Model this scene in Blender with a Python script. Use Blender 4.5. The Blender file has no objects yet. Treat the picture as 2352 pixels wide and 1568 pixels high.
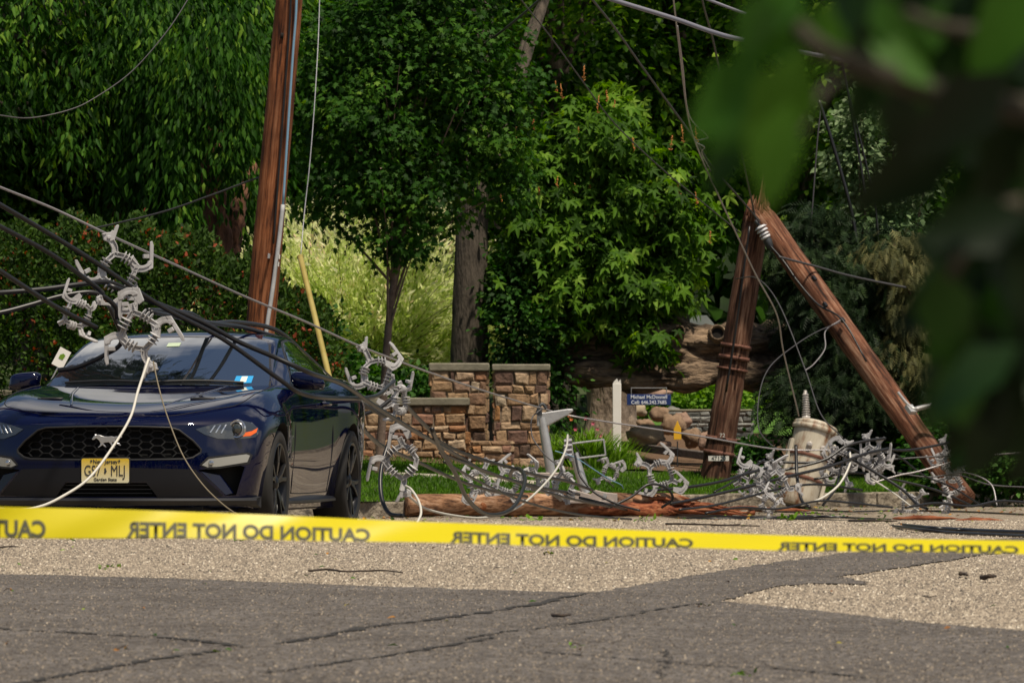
import bpy, math, random
import numpy as np
from mathutils import Vector, Matrix
from mathutils.bvhtree import BVHTree
random.seed(7); rng=np.random.default_rng(7)
S=bpy.context.scene; COL=S.collection
R=math.radians
# ------------------------------------------------------------ camera
CAMH=0.65; F=13200.0; W0,H0=2352.0,1568.0; YH=999.0
TILT=math.atan((YH-H0/2)/F)
cam=bpy.data.cameras.new("camera"); camo=bpy.data.objects.new("camera",cam); COL.objects.link(camo)
camo.location=(0,0,CAMH); camo.rotation_euler=(R(90)+TILT,0,0)
cam.sensor_width=36; cam.lens=36*F/W0; cam.clip_start=0.1; cam.clip_end=2000
cam.dof.use_dof=True; cam.dof.focus_distance=37.5; cam.dof.aperture_fstop=16.0
S.camera=camo
# ------------------------------------------------------------ world, sun, exposure
SUN_EL=66; SUN_AZ=150      # azimuth measured clockwise from +Y
w=bpy.data.worlds.new("World"); S.world=w; w.use_nodes=True
nt=w.node_tree; nt.nodes.clear()
sky=nt.nodes.new("ShaderNodeTexSky"); sky.sky_type='NISHITA'; sky.sun_disc=False
sky.sun_elevation=R(SUN_EL); sky.sun_rotation=R(SUN_AZ); sky.dust_density=2.0
tc=nt.nodes.new("ShaderNodeTexCoord"); nz=nt.nodes.new("ShaderNodeTexNoise"); nz.inputs['Scale'].default_value=1.8
nz.inputs['Detail'].default_value=6; nz.inputs['Roughness'].default_value=.55
rp=nt.nodes.new("ShaderNodeValToRGB"); rp.color_ramp.elements[0].position=.56; rp.color_ramp.elements[1].position=.68
mx=nt.nodes.new("ShaderNodeMixRGB"); mx.inputs[2].default_value=(12,11.6,11,1)
bg=nt.nodes.new("ShaderNodeBackground"); bg.inputs[1].default_value=.07
out=nt.nodes.new("ShaderNodeOutputWorld")
nt.links.new(tc.outputs['Generated'],nz.inputs['Vector']); nt.links.new(nz.outputs['Fac'],rp.inputs['Fac'])
nt.links.new(rp.outputs['Color'],mx.inputs[0]); nt.links.new(sky.outputs[0],mx.inputs[1])
nt.links.new(mx.outputs[0],bg.inputs[0]); nt.links.new(bg.outputs[0],out.inputs[0])
sl=bpy.data.lights.new("sun",'SUN'); sl.energy=4.8; sl.angle=R(3); sl.color=(1,.89,.72)
so=bpy.data.objects.new("sun",sl); COL.objects.link(so)
sd=Vector((math.sin(R(SUN_AZ))*math.cos(R(SUN_EL)),math.cos(R(SUN_AZ))*math.cos(R(SUN_EL)),math.sin(R(SUN_EL))))
so.rotation_euler=sd.to_track_quat('Z','Y').to_euler(); so.location=(0,0,30)
S.view_settings.view_transform='Standard'; S.view_settings.look='None'; S.view_settings.gamma=1
S.view_settings.exposure=0.06
# ------------------------------------------------------------ helpers
def at(px,py,d):
    """point at depth d (world Y) seen at photo position px,py (2352 wide)"""
    x=(px-W0/2)/F; y=(H0/2-py)/F
    ct,st=math.cos(TILT),math.sin(TILT)
    dy=ct-y*st; dz=st+y*ct
    return Vector((x*d/dy,d,CAMH+dz*d/dy))
def nodes(m):
    m.use_nodes=True; return m.node_tree,m.node_tree.nodes['Principled BSDF']
MATS={}
def mat(name,col,rough=.6,metal=0,noise=None,bump=None,coat=0,spec=None,emit=None,scale_vec=None):
    """noise=(scale,(r,g,b) second colour,lo,hi)  bump=(scale,strength,dist)"""
    if name in MATS: return MATS[name]
    m=bpy.data.materials.new(name); t,b=nodes(m)
    b.inputs['Base Color'].default_value=(*col,1); b.inputs['Roughness'].default_value=rough; b.inputs['Metallic'].default_value=metal
    if coat: b.inputs['Coat Weight'].default_value=coat; b.inputs['Coat Roughness'].default_value=.02
    if spec is not None: b.inputs['Specular IOR Level'].default_value=spec
    vec=None
    if noise or bump:
        tcn=t.nodes.new('ShaderNodeTexCoord'); mp=t.nodes.new('ShaderNodeMapping')
        if scale_vec: mp.inputs['Scale'].default_value=scale_vec
        t.links.new(tcn.outputs['Object'],mp.inputs[0]); vec=mp.outputs[0]
    if noise:
        n=t.nodes.new('ShaderNodeTexNoise'); n.inputs['Scale'].default_value=noise[0]; n.inputs['Detail'].default_value=8
        n.inputs['Roughness'].default_value=.65
        r=t.nodes.new('ShaderNodeValToRGB'); r.color_ramp.elements[0].color=(*col,1); r.color_ramp.elements[1].color=(*noise[1],1)
        r.color_ramp.elements[0].position=noise[2]; r.color_ramp.elements[1].position=noise[3]
        t.links.new(vec,n.inputs['Vector']); t.links.new(n.outputs['Fac'],r.inputs['Fac']); t.links.new(r.outputs['Color'],b.inputs['Base Color'])
    if bump:
        n=t.nodes.new('ShaderNodeTexNoise'); n.inputs['Scale'].default_value=bump[0]; n.inputs['Detail'].default_value=8
        bn=t.nodes.new('ShaderNodeBump'); bn.inputs['Strength'].default_value=bump[1]; bn.inputs['Distance'].default_value=bump[2]
        t.links.new(vec,n.inputs['Vector']); t.links.new(n.outputs['Fac'],bn.inputs['Height']); t.links.new(bn.outputs[0],b.inputs['Normal'])
    MATS[name]=m; return m
def leafmat(name,stops,trans=.4,rough=.6,spec=.15):
    """stops: list of (pos,(r,g,b)) over the per-leaf random attribute 'rnd'"""
    m=bpy.data.materials.new(name); t,b=nodes(m)
    a=t.nodes.new('ShaderNodeAttribute'); a.attribute_name='rnd'
    r=t.nodes.new('ShaderNodeValToRGB'); e=r.color_ramp.elements
    e[0].position=stops[0][0]; e[0].color=(*stops[0][1],1); e[1].position=stops[-1][0]; e[1].color=(*stops[-1][1],1)
    for p,c in stops[1:-1]: k=e.new(p); k.color=(*c,1)
    t.links.new(a.outputs['Fac'],r.inputs['Fac']); t.links.new(r.outputs['Color'],b.inputs['Base Color'])
    b.inputs['Roughness'].default_value=rough; b.inputs['Specular IOR Level'].default_value=spec
    if trans:
        tr=t.nodes.new('ShaderNodeBsdfTranslucent'); ms=t.nodes.new('ShaderNodeMixShader'); ms.inputs[0].default_value=trans
        hs=t.nodes.new('ShaderNodeHueSaturation'); hs.inputs['Value'].default_value=1.3; hs.inputs['Saturation'].default_value=1.15
        t.links.new(r.outputs['Color'],hs.inputs['Color']); t.links.new(hs.outputs[0],tr.inputs['Color'])
        o=t.nodes['Material Output']
        t.links.new(b.outputs[0],ms.inputs[1]); t.links.new(tr.outputs[0],ms.inputs[2]); t.links.new(ms.outputs[0],o.inputs['Surface'])
    MATS[name]=m; return m
def tag(o,label=None,cat=None,group=None,kind=None):
    if label: o['label']=label
    if cat: o['category']=cat
    if group: o['group']=group
    if kind: o['kind']=kind
    return o
def empty(name,loc=(0,0,0),rot=(0,0,0),**k):
    o=bpy.data.objects.new(name,None); COL.objects.link(o); o.location=loc; o.rotation_euler=rot; o.empty_display_size=.1
    return tag(o,**k)
def catmull(P,n=8):
    P=[Vector(p) for p in P]
    if len(P)<3: return [P[0].lerp(P[-1],i/n) for i in range(n+1)]
    Q=[P[0]*2-P[1]]+P+[P[-1]*2-P[-2]]; o=[]
    for i in range(1,len(Q)-2):
        a,b,c,d=Q[i-1:i+3]
        for k in range(n):
            t=k/n; o.append(.5*((2*b)+(c-a)*t+(2*a-5*b+4*c-d)*t*t+(3*b-a-3*c+d)*t**3))
    o.append(P[-1]); return o
class MB:
    def __init__(s): s.V=[];s.F=[];s.M=[];s.R=[]
    def add(s,V,F,mi=0,r=None):
        n=len(s.V); s.V+= [tuple(v) for v in V]; s.F+=[tuple(i+n for i in f) for f in F]; s.M+=[mi]*len(F); s.R+=[random.random() if r is None else r]*len(V); return s
    def box(s,c,size,rot=None,mi=0,r=None):
        x,y,z=[k/2 for k in size]; V=[Vector((a*x,b*y,cc*z)) for a in(-1,1) for b in(-1,1) for cc in(-1,1)]
        if rot is not None: V=[rot@v for v in V]
        c=Vector(c); V=[v+c for v in V]
        return s.add(V,[(0,1,3,2),(4,6,7,5),(0,4,5,1),(2,3,7,6),(0,2,6,4),(1,5,7,3)],mi,r)
    def beam(s,a,b,w,h,up=(0,1,0),mi=0):
        a=Vector(a);b=Vector(b);d=(b-a); L=d.length; d.normalize(); u=Vector(up); x=d.cross(u)
        if x.length<1e-4: x=d.orthogonal()
        x.normalize(); y=x.cross(d); m=Matrix((x,y,d)).transposed()
        return s.box((a+b)/2,(w,h,L),m,mi)
    def tube(s,P,rad,n=8,mi=0,cap=True,wob=0,r=None):
        P=[Vector(p) for p in P]; m=len(P)
        if not hasattr(rad,'__len__'): rad=[rad]*m
        T=[((P[min(i+1,m-1)]-P[max(i-1,0)]).normalized()) for i in range(m)]
        u=T[0].orthogonal().normalized(); V=[];Fc=[]
        for i in range(m):
            u=(u-T[i]*u.dot(T[i])); u=u.normalized() if u.length>1e-6 else T[i].orthogonal().normalized()
            v=T[i].cross(u)
            for k in range(n):
                a=2*math.pi*k/n; rr=rad[i]*(1+(random.uniform(-wob,wob) if wob else 0))
                V.append(P[i]+u*math.cos(a)*rr+v*math.sin(a)*rr)
        for i in range(m-1):
            for k in range(n):
                Fc.append((i*n+k,i*n+(k+1)%n,(i+1)*n+(k+1)%n,(i+1)*n+k))
        if cap: Fc+= [tuple(range(n))[::-1],tuple((m-1)*n+k for k in range(n))]
        return s.add(V,Fc,mi,r)
    def lathe(s,prof,n=24,m=None,mi=0):
        """prof list of (r,z) about local z"""
        V=[];Fc=[]; k=len(prof)
        for i in range(n):
            a=2*math.pi*i/n
            for r,z in prof: V.append(Vector((r*math.cos(a),r*math.sin(a),z)))
        for i in range(n):
            j=(i+1)%n
            for q in range(k-1): Fc.append((i*k+q,j*k+q,j*k+q+1,i*k+q+1))
        if m is not None: V=[m@v for v in V]
        return s.add(V,Fc,mi)
    def prism(s,poly,t,m=None,mi=0):
        """poly in XZ, thickness t along Y"""
        n=len(poly); V=[Vector((x,-t/2,z)) for x,z in poly]+[Vector((x,t/2,z)) for x,z in poly]
        if m is not None: V=[m@v for v in V]
        return s.add(V,[tuple(range(n)),tuple(range(2*n-1,n-1,-1))]+[(i,i+n,(i+1)%n+n,(i+1)%n) for i in range(n)],mi)
    def build(s,name,mats,parent=None,smooth=True,bevel=0,auto=True,loc=None):
        me=bpy.data.meshes.new(name); me.from_pydata(s.V,[],s.F)
        if not isinstance(mats,(list,tuple)): mats=[mats]
        for m in mats: me.materials.append(m)
        if len(mats)>1: me.polygons.foreach_set('material_index',s.M)
        at_=me.attributes.new('rnd','FLOAT','POINT'); at_.data.foreach_set('value',s.R)
        me.update()
        if smooth:
            me.polygons.foreach_set('use_smooth',[True]*len(me.polygons))
            if auto: me.set_sharp_from_angle(angle=R(40))
        o=bpy.data.objects.new(name,me); COL.objects.link(o); o.parent=parent
        if loc is not None:
            o.location=loc
            co=np.empty(len(me.vertices)*3); me.vertices.foreach_get('co',co); co=co.reshape(-1,3)-np.array(loc); me.vertices.foreach_set('co',co.ravel())
        if bevel:
            bv=o.modifiers.new('bevel','BEVEL'); bv.width=bevel; bv.segments=2; bv.limit_method='ANGLE'
        return o
def trimesh(name,V,T,mats,parent=None,rnd=None,smooth=False):
    me=bpy.data.meshes.new(name); nv=len(V); nf=len(T)
    me.vertices.add(nv); me.vertices.foreach_set('co',np.asarray(V,dtype=np.float32).ravel())
    me.loops.add(nf*3); me.loops.foreach_set('vertex_index',np.asarray(T,dtype=np.int32).ravel())
    me.polygons.add(nf); me.polygons.foreach_set('loop_start',np.arange(0,nf*3,3,dtype=np.int32)); me.polygons.foreach_set('loop_total',np.full(nf,3,dtype=np.int32))
    me.materials.append(mats)
    if rnd is not None:
        a=me.attributes.new('rnd','FLOAT','POINT'); a.data.foreach_set('value',np.asarray(rnd,dtype=np.float32))
    me.update(calc_edges=True); me.validate()
    if smooth: me.polygons.foreach_set('use_smooth',[True]*nf)
    o=bpy.data.objects.new(name,me); COL.objects.link(o); o.parent=parent; return o
def dup(o,parent=None):
    c=o.copy(); COL.objects.link(c); c.parent=parent
    for ch in list(o.children): dup(ch,c)
    return c
# ---- leaf templates: (verts Nx3: x side, y along, z normal), tris
def T_ovate(wd=.42,fold=.1,droop=.12):
    V=[(0,0,0),(-wd/2,.35,fold),(wd/2,.35,fold),(0,.5,-droop*.3),(-wd*.3,.75,fold*.5-droop*.5),(wd*.3,.75,fold*.5-droop*.5),(0,1,-droop)]
    return np.array(V),np.array([(0,3,1),(0,2,3),(1,3,4),(3,2,5),(4,3,6),(3,5,6)])
def T_lance(): return np.array([(0,0,0),(-.09,.45,.03),(.09,.45,.03),(0,1,-.1)]),np.array([(0,2,1),(1,2,3)])
def T_maple():
    pts=[(0,0),(.16,.12),(.48,.08),(.30,.30),(.52,.58),(.22,.52),(.16,.66),(0,1.0),(-.16,.66),(-.22,.52),(-.52,.58),(-.30,.30),(-.48,.08),(-.16,.12)]
    V=[(0,.32,0)]+[(x,y,-.18*abs(x)-.12*max(y-.4,0)) for x,y in pts]; n=len(pts)
    return np.array(V),np.array([(0,1+i,1+(i+1)%n) for i in range(n)])
def T_palm(n=5):
    VV=[];TT=[]; v,t=T_ovate(.36,.05,.22)
    for k,a in enumerate(np.linspace(-1.9,1.9,n)):
        sc=[.62,.85,1,.85,.62][k] if n==5 else 1
        c,s_=math.cos(a),math.sin(a); w=v*sc
        VV.append(np.stack([w[:,0]*c+w[:,1]*s_, -w[:,0]*s_+w[:,1]*c, w[:,2]],1)); TT.append(t+k*len(v))
    return np.concatenate(VV),np.concatenate(TT)
def T_spray():
    VV=[(0,0,0),(0,1,-.25)];TT=[]
    V=[];k=0
    for i in range(5):
        y=.15+i*.17; L=.42*(1-i*.13)
        for sx in(-1,1):
            V+= [(0,y-.05,-.25*y*y),(sx*L,y+.22,-.12-.25*y*y),(0,y+.06,-.25*y*y)]; TT.append((k,k+1,k+2) if sx>0 else (k,k+2,k+1)); k+=3
    V+=[(-.03,0,0),(.03,0,0),(0,1,-.28)]; TT.append((k,k+1,k+2))
    return np.array(V),np.array(TT)
def norm(a): return a/np.maximum(np.linalg.norm(a,axis=-1,keepdims=True),1e-9)
def leaves(P,D,N,Sz,tpl):
    """arrays: positions, direction along leaf, approx normal, size"""
    V,T=tpl; D=norm(D); X=norm(np.cross(D,N)); N=np.cross(X,D)
    W=P[:,None,:]+Sz[:,None,None]*(V[None,:,0:1]*X[:,None,:]+V[None,:,1:2]*D[:,None,:]+V[None,:,2:3]*N[:,None,:])
    nl=len(P); nv=len(V)
    TT=(T[None]+ (np.arange(nl)*nv)[:,None,None]).reshape(-1,3)
    return W.reshape(-1,3),TT
def crown_pts(blobs,ncl,nper,rc,inner=.35,flat=1.0,clampz=None):
    """cluster centres in ellipsoids, leaf points around them"""
    vol=np.array([b[3]*b[4]*b[5] for b in blobs])**.8; pr=vol/vol.sum()
    idx=rng.choice(len(blobs),ncl,p=pr); B=np.array([b[:6] for b in blobs])[idx]
    d=norm(rng.normal(size=(ncl,3))); r=(inner**3+(1-inner**3)*rng.random(ncl))**(1/3)*np.where(rng.random(ncl)<.16,rng.uniform(1.05,1.35,ncl),1)
    C=B[:,:3]+d*r[:,None]*B[:,3:6]
    tone=rng.normal(0,.22,ncl)
    rr=rc*rng.uniform(.6,1.4,ncl)
    o=rng.normal(size=(ncl,nper,3))*rr[:,None,None]*.5; o[...,2]*=flat
    P=(C[:,None]+o).reshape(-1,3); outd=np.repeat(d,nper,0)+norm(o.reshape(-1,3))*.6
    return P,outd,np.repeat(tone,nper),C
def crown(name,parent,m,blobs,ncl,nper,rc,size,tpl,droop=.5,inner=.35,flat=.7,upn=.8,base=.5,spread=.17,jit=.25):
    P,O,tn,C=crown_pts(blobs,ncl,nper,rc,inner,flat); n=len(P)
    D=O*[1,1,.5]+rng.normal(size=(n,3))*.5; D=norm(D)+np.array([0,0,-droop])
    N=rng.normal(size=(n,3))*.6+np.array([0,0,upn])+norm(O)*.4
    sz=size*rng.uniform(1-jit,1+jit,n)
    V,T=leaves(P,D,N,sz,tpl); rv=np.clip(base+tn+rng.normal(0,spread,n),0,1)
    o=trimesh(name,V,T,m,parent,np.repeat(rv,len(tpl[0])))
    return o,C
def limbs(mb,base,C,k,r0,fr=(.3,.8),sag=0):
    """branches from a trunk polyline (base list of points) to some cluster centres"""
    base=catmull(base,6)
    for i in rng.choice(len(C),min(k,len(C)),replace=False):
        c=Vector(C[i]); t=random.uniform(*fr); s_=base[int(t*(len(base)-1))]
        if c.z<s_.z-.2 and sag==0: s_=base[int(fr[0]*(len(base)-1))]
        mid=s_.lerp(c,.5)+Vector((random.uniform(-.1,.1),random.uniform(-.1,.1),.12*(c-s_).length))
        P=catmull([s_,mid,c],4); mb.tube(P,[r0*(1-.8*j/(len(P)-1)) for j in range(len(P))],5)
def rough_tube(mb,P,rad,n=20,amp=.03,f=3.0,mi=0,seed=0):
    from mathutils import noise as mn
    P=catmull(P,10); m=len(P); T=[((P[min(i+1,m-1)]-P[max(i-1,0)]).normalized()) for i in range(m)]; u=T[0].orthogonal().normalized(); V=[]; Fc=[]
    for i in range(m):
        r_=np.interp(i/(m-1),np.linspace(0,1,len(rad)),rad); u=(u-T[i]*u.dot(T[i])).normalized(); v=T[i].cross(u)
        for k in range(n):
            a=2*math.pi*k/n; q=P[i]+u*math.cos(a)*r_+v*math.sin(a)*r_; w_=mn.noise(Vector((q.x*f+seed,q.y*f,q.z*f*2)))*amp+mn.noise(Vector((q.x*f*2,q.y*f*3+seed,q.z*f*6)))*amp*.6
            V.append(q+(q-P[i]).normalized()*w_)
    for i in range(m-1):
        for k in range(n): Fc.append((i*n+k,i*n+(k+1)%n,(i+1)*n+(k+1)%n,(i+1)*n+k))
    Fc+=[tuple(range(n))[::-1],tuple((m-1)*n+k for k in range(n))]; mb.add(V,Fc,mi,.5)
def smooth(t): t=max(0,min(1,t)); return t*t*(3-2*t)
DROP=-.20
def road_z(y): return DROP*smooth((y-41.5)/16)
_K=[(-1500,57),(-400,57.5),(830,59),(1300,62.5),(1700,67),(2352,70),(3600,72)]
_KX=[(px-W0/2)*d/F for px,d in _K]; _KY=[d for _,d in _K]
def kerb_y(x): return float(np.interp(x,_KX,_KY))
def lawn_z(x,y):
    t=y-kerb_y(x)
    return DROP+.16+.036*min(t,12)+.05*max(t-12,0)-.0*t
def ground_z(x,y): return lawn_z(x,y) if y>kerb_y(x)+.15 else road_z(y)
def lawn_z(x,y):
    t=y-kerb_y(x)
    z=DROP+.16+.05*min(t,4)+.03*max(min(t,12)-4,0)+.05*max(t-12,0)
    z+=.25*smooth((t-9)/4)*smooth((x-.9)/1.5)
    return z
# ------------------------------------------------------------ ground, road, kerb
def asphalt(name,base,light,dark,sc=1.0,bs=.6):
    m=bpy.data.materials.new(name); t,b=nodes(m); L=t.links.new
    tcn=t.nodes.new('ShaderNodeTexCoord')
    v=t.nodes.new('ShaderNodeTexVoronoi'); v.inputs['Scale'].default_value=48*sc; L(tcn.outputs['Object'],v.inputs['Vector'])
    v.inputs['Randomness'].default_value=1
    sp=t.nodes.new('ShaderNodeSeparateColor'); L(v.outputs['Color'],sp.inputs[0])
    r=t.nodes.new('ShaderNodeValToRGB'); e=r.color_ramp.elements; e[0].color=(*dark,1); e[1].color=(*light,1); e[0].position=.05; e[1].position=.98
    k=e.new(.45); k.color=(*base,1); k=e.new(.8); k.color=(*[c*1.12 for c in base],1)
    L(sp.outputs[0],r.inputs['Fac'])
    n=t.nodes.new('ShaderNodeTexNoise'); n.inputs['Scale'].default_value=1.3; n.inputs['Detail'].default_value=9; n.inputs['Roughness'].default_value=.7; L(tcn.outputs['Object'],n.inputs['Vector'])
    r2=t.nodes.new('ShaderNodeValToRGB'); r2.color_ramp.elements[0].color=(.58,.56,.54,1); r2.color_ramp.elements[0].position=.28; r2.color_ramp.elements[1].color=(1.12,1.12,1.12,1); r2.color_ramp.elements[1].position=.7
    L(n.outputs['Fac'],r2.inputs['Fac'])
    mm=t.nodes.new('ShaderNodeMixRGB'); mm.blend_type='MULTIPLY'; mm.inputs[0].default_value=1; L(r.outputs[0],mm.inputs[1]); L(r2.outputs[0],mm.inputs[2]); L(mm.outputs[0],b.inputs['Base Color'])
    bn=t.nodes.new('ShaderNodeBump'); bn.inputs['Strength'].default_value=bs; bn.inputs['Distance'].default_value=.006; L(v.outputs['Distance'],bn.inputs['Height']); L(bn.outputs[0],b.inputs['Normal'])
    b.inputs['Roughness'].default_value=.88; b.inputs['Specular IOR Level'].default_value=.25
    return m
m_light=asphalt('old_aggregate_asphalt',(.275,.228,.170),(.56,.48,.37),(.06,.048,.040),1.0,1.2)
m_dark=asphalt('grey_asphalt',(.115,.103,.094),(.25,.225,.20),(.04,.034,.029),1.35,.6)
def grid(name,xs,ys,zf,m,kind='structure'):
    V=[(x,y,zf(x,y)) for y in ys for x in xs]; nx=len(xs)
    Fc=[(j*nx+i,j*nx+i+1,(j+1)*nx+i+1,(j+1)*nx+i) for j in range(len(ys)-1) for i in range(nx-1)]
    mb=MB(); mb.add(V,Fc,0,.5); o=mb.build(name,m,auto=False); tag(o,kind=kind); return o
m_earth=mat('earth',(.05,.04,.025),.95,noise=(3,(.035,.05,.02),.3,.7))
grid('ground',[-600,-60,60,600],[-300,-30,10,110,900],lambda x,y:-.55,m_earth)
# road runs from behind the camera to the kerb
mb=MB(); xs=list(np.linspace(-40,40,81)); V=[];Fc=[]; ny=40
for i,x in enumerate(xs):
    k=kerb_y(x)
    for j in range(ny+1):
        y=-25+(k+25)*(j/ny) if j<12 else None
        t=j/ny; y=-25+ (k+25)*t; V.append((x,y,road_z(y)))
for i in range(len(xs)-1):
    for j in range(ny): a=i*(ny+1)+j; Fc.append((a,a+ny+1,a+ny+2,a+1))
mb.add(V,Fc,0,.5); tag(mb.build('road',m_light,auto=False),kind='structure')
def gp(px,py,z=0.0):
    d=(CAMH-z)*F/(py-YH); d*=1.0
    p=at(px,py,d); return Vector((p.x,p.y,z))
def jag(P,n=10,a=.02):
    o=[]
    for i in range(len(P)):
        p,q=P[i],P[(i+1)%len(P)]; k=max(2,int((q-p).length/.12)) if (q-p).length<12 else 6
        for j in range(k): v=p.lerp(q,j/k); o.append(v+Vector((random.gauss(0,a*.7),random.gauss(0,a*2.2),0)))
    return o
from mathutils.geometry import tessellate_polygon
def sheet(name,P,z,m,kind='structure'):
    P=[Vector((p.x,p.y,z)) for p in P]; T=tessellate_polygon([P]); mb=MB()
    Fc=[]
    for a,b,c in T:
        n=(P[b]-P[a]).cross(P[c]-P[a]); Fc.append((a,b,c) if n.z>0 else (a,c,b))
    mb.add(P,Fc,0,.5); return tag(mb.build(name,m,smooth=False),kind=kind)
patch=[(-500,1312),(0,1320),(400,1330),(700,1342),(1000,1352),(1250,1361),(1361,1363),(1450,1349),(1551,1330),(1660,1312),(1776,1293),(1890,1278),(2001,1264),(2330,1236),(2600,1255),(2261,1274),(2180,1288),(2101,1300),(2010,1313),(1926,1325),(1996,1339),(1985,1343),(1851,1341),(1776,1349),(1720,1364),(1676,1374),(1656,1383),(1876,1405),(2126,1433),(2352,1450),(2800,1490),(2800,1800),(-500,1800)]
sheet('road_patch',jag([gp(*p) for p in patch]),.006,m_dark)
# loose stone chips worn out of the surface
_pp=[gp(*p) for p in patch]; _pc=np.array([(p.x,p.y) for p in _pp])
def inpatch(x,y):
    c=np.zeros(len(x),bool); n_=len(_pc)
    for i in range(n_):
        a,b=_pc[i],_pc[(i+1)%n_]
        k=((a[1]>y)!=(b[1]>y)); 
        with np.errstate(divide='ignore',invalid='ignore'): k&=(x<(b[0]-a[0])*(y-a[1])/(b[1]-a[1]+1e-12)+a[0])
        c^=k
    return c
n=230000; cy_=15+43*rng.random(n)**1.25; cx_=(rng.random(n)*2-1)*(cy_*.098+.15); ip=inpatch(cx_,cy_); kp=(~ip)|(rng.random(n)<.38); cx_,cy_,ip=cx_[kp],cy_[kp],ip[kp]
kp=cy_<np.interp(cx_,_KX,_KY)-.05; cx_,cy_,ip=cx_[kp],cy_[kp],ip[kp]; n=len(cx_); cz_=np.array([road_z(v) for v in cy_])+np.where(ip,.006,0)
q_=np.where(ip,rng.uniform(.003,.007,n),rng.uniform(.004,.0105,n))*(.8+cy_*.010)
th=rng.random(n)*6.283; tpl=np.array([(math.cos(k*2.094),math.sin(k*2.094),-.15) for k in range(3)]+[(0.1,.05,.75)])
W=np.empty((n,4,3)); c_,s2=np.cos(th),np.sin(th); jj=rng.uniform(.7,1.3,(n,4))
W[...,0]=cx_[:,None]+q_[:,None]*(tpl[None,:,0]*c_[:,None]-tpl[None,:,1]*s2[:,None])*jj; W[...,1]=cy_[:,None]+q_[:,None]*(tpl[None,:,0]*s2[:,None]+tpl[None,:,1]*c_[:,None])*jj; W[...,2]=cz_[:,None]+q_[:,None]*tpl[None,:,2]*jj
T=(np.array([(0,1,3),(1,2,3),(2,0,3)])[None]+(np.arange(n)*4)[:,None,None]).reshape(-1,3)
m_chip=leafmat('stone_chip',[(0,(.05,.042,.036)),(.3,(.12,.105,.09)),(.55,(.26,.215,.165)),(.8,(.42,.36,.28)),(1,(.62,.56,.46))],0,.9,.2)
o=trimesh('loose_grit',W.reshape(-1,3),T,m_chip,None,np.repeat(np.clip(np.where(ip,.24,.55)+rng.normal(0,.17,n),0,1),4)); tag(o,'coarse pale stone chips standing out of the worn road surface','grit',kind='stuff')
m_crack=mat('crack_dirt',(.022,.019,.016),.95)
mb=MB()
cr=[[(1361,1364),(1176,1400),(1010,1424),(845,1445),(740,1465),(635,1483)],[(-60,1440),(0,1448),(225,1460),(425,1473),(565,1492)],[(540,1495),(375,1515),(225,1543),(100,1565),(20,1580)],[(1176,1460),(925,1505),(760,1528),(600,1553)],[(1651,1382),(1501,1405),(1376,1428),(1176,1453),(1050,1475)],[(1176,1498),(1426,1515),(1626,1533),(1801,1541),(2026,1565)],[(1531,1493),(1535,1520),(1520,1540),(1521,1566)],[(1005,1299),(1100,1302),(1185,1305)]]
for ci,c in enumerate(cr):
    P=catmull([gp(*p) for p in c],14); z=.0095 if ci!=7 else .0045; V=[];Fc=[]
    wv=[.35,.3,.3,.16,.16,.14,.06,.3][ci]
    for i,p in enumerate(P):
        d=(P[min(i+1,len(P)-1)]-P[max(0,i-1)]).normalized(); nn=Vector((-d.y,d.x,0))
        ww=.055*wv*random.uniform(.25,1.7)*(min(1,i/5,(len(P)-1-i)/5)+.05); p=p+nn*random.gauss(0,.012)
        V+= [(p.x+nn.x*ww,p.y+nn.y*ww,z),(p.x-nn.x*ww,p.y-nn.y*ww,z)]
    Fc=[(2*i,2*i+1,2*i+3,2*i+2) for i in range(len(P)-1)]; mb.add(V,Fc,0,.5)
o=mb.build('road_crack',m_crack,smooth=False); tag(o,kind='structure')
# lawn terrain
m_lawn=mat('lawn_soil',(.03,.055,.012),.95,noise=(9,(.05,.06,.02),.35,.7))
mb=MB(); xs=list(np.linspace(-45,45,181)); ts=[.16,.5,1,1.5,2,3,4,5,6,7,8,9,10,11,12,14,17,21,26,32,40,60,100]; V=[]
for x in xs:
    k=kerb_y(x)
    for t in ts: V.append((x,k+t,lawn_z(x,k+t)))
n=len(ts); Fc=[(i*n+j,(i+1)*n+j,(i+1)*n+j+1,i*n+j+1) for i in range(len(xs)-1) for j in range(n-1)]
mb.add(V,Fc,0,.5); tag(mb.build('lawn',m_lawn,auto=False),kind='structure')
# kerb
m_kerb=mat('kerb_stone',(.12,.10,.075),.95,noise=(5,(.34,.29,.22),.35,.65),bump=(14,1,.05))
mb=MB(); xs=list(np.arange(-20,16,.9))
for i in range(len(xs)-1):
    a=Vector((xs[i]+.012,kerb_y(xs[i]),0)); b=Vector((xs[i+1]-.012,kerb_y(xs[i+1]),0)); c=(a+b)/2
    ang=math.atan2(b.y-a.y,b.x-a.x); L=(b-a).length
    z0=road_z(c.y)-.1; z1=DROP+.165+random.uniform(-.012,.012)
    mb.box((c.x,c.y+.08,(z0+z1)/2),(L,.16,z1-z0),Matrix.Rotation(ang,3,'Z')@Matrix.Rotation(random.uniform(-.01,.01),3,'Y'))
o=mb.build('kerb',m_kerb,bevel=.018); tag(o,kind='structure')
# strip of pavement crossing the verge
m_pav=mat('pavement',(.36,.31,.25),.9,noise=(6,(.48,.43,.36),.3,.7),bump=(40,.3,.005))
mb=MB(); P=[]
for px in range(880,1261,20):
    x=(px-W0/2)*64.6/F; P.append(x)
V=[];
for x in P:
    for y in (64.5,65.1): V.append((x,y,lawn_z(x,y)+.02))
    V.append((x,64.5,lawn_z(x,64.5)-.1))
Fc=[]
for i in range(len(P)-1): a=i*3; Fc+= [(a,a+3,a+4,a+1),(a+2,a+5,a+3,a)]
mb.add(V,Fc,0,.5); tag(mb.build('pavement',m_pav,smooth=False),kind='structure')
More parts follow.
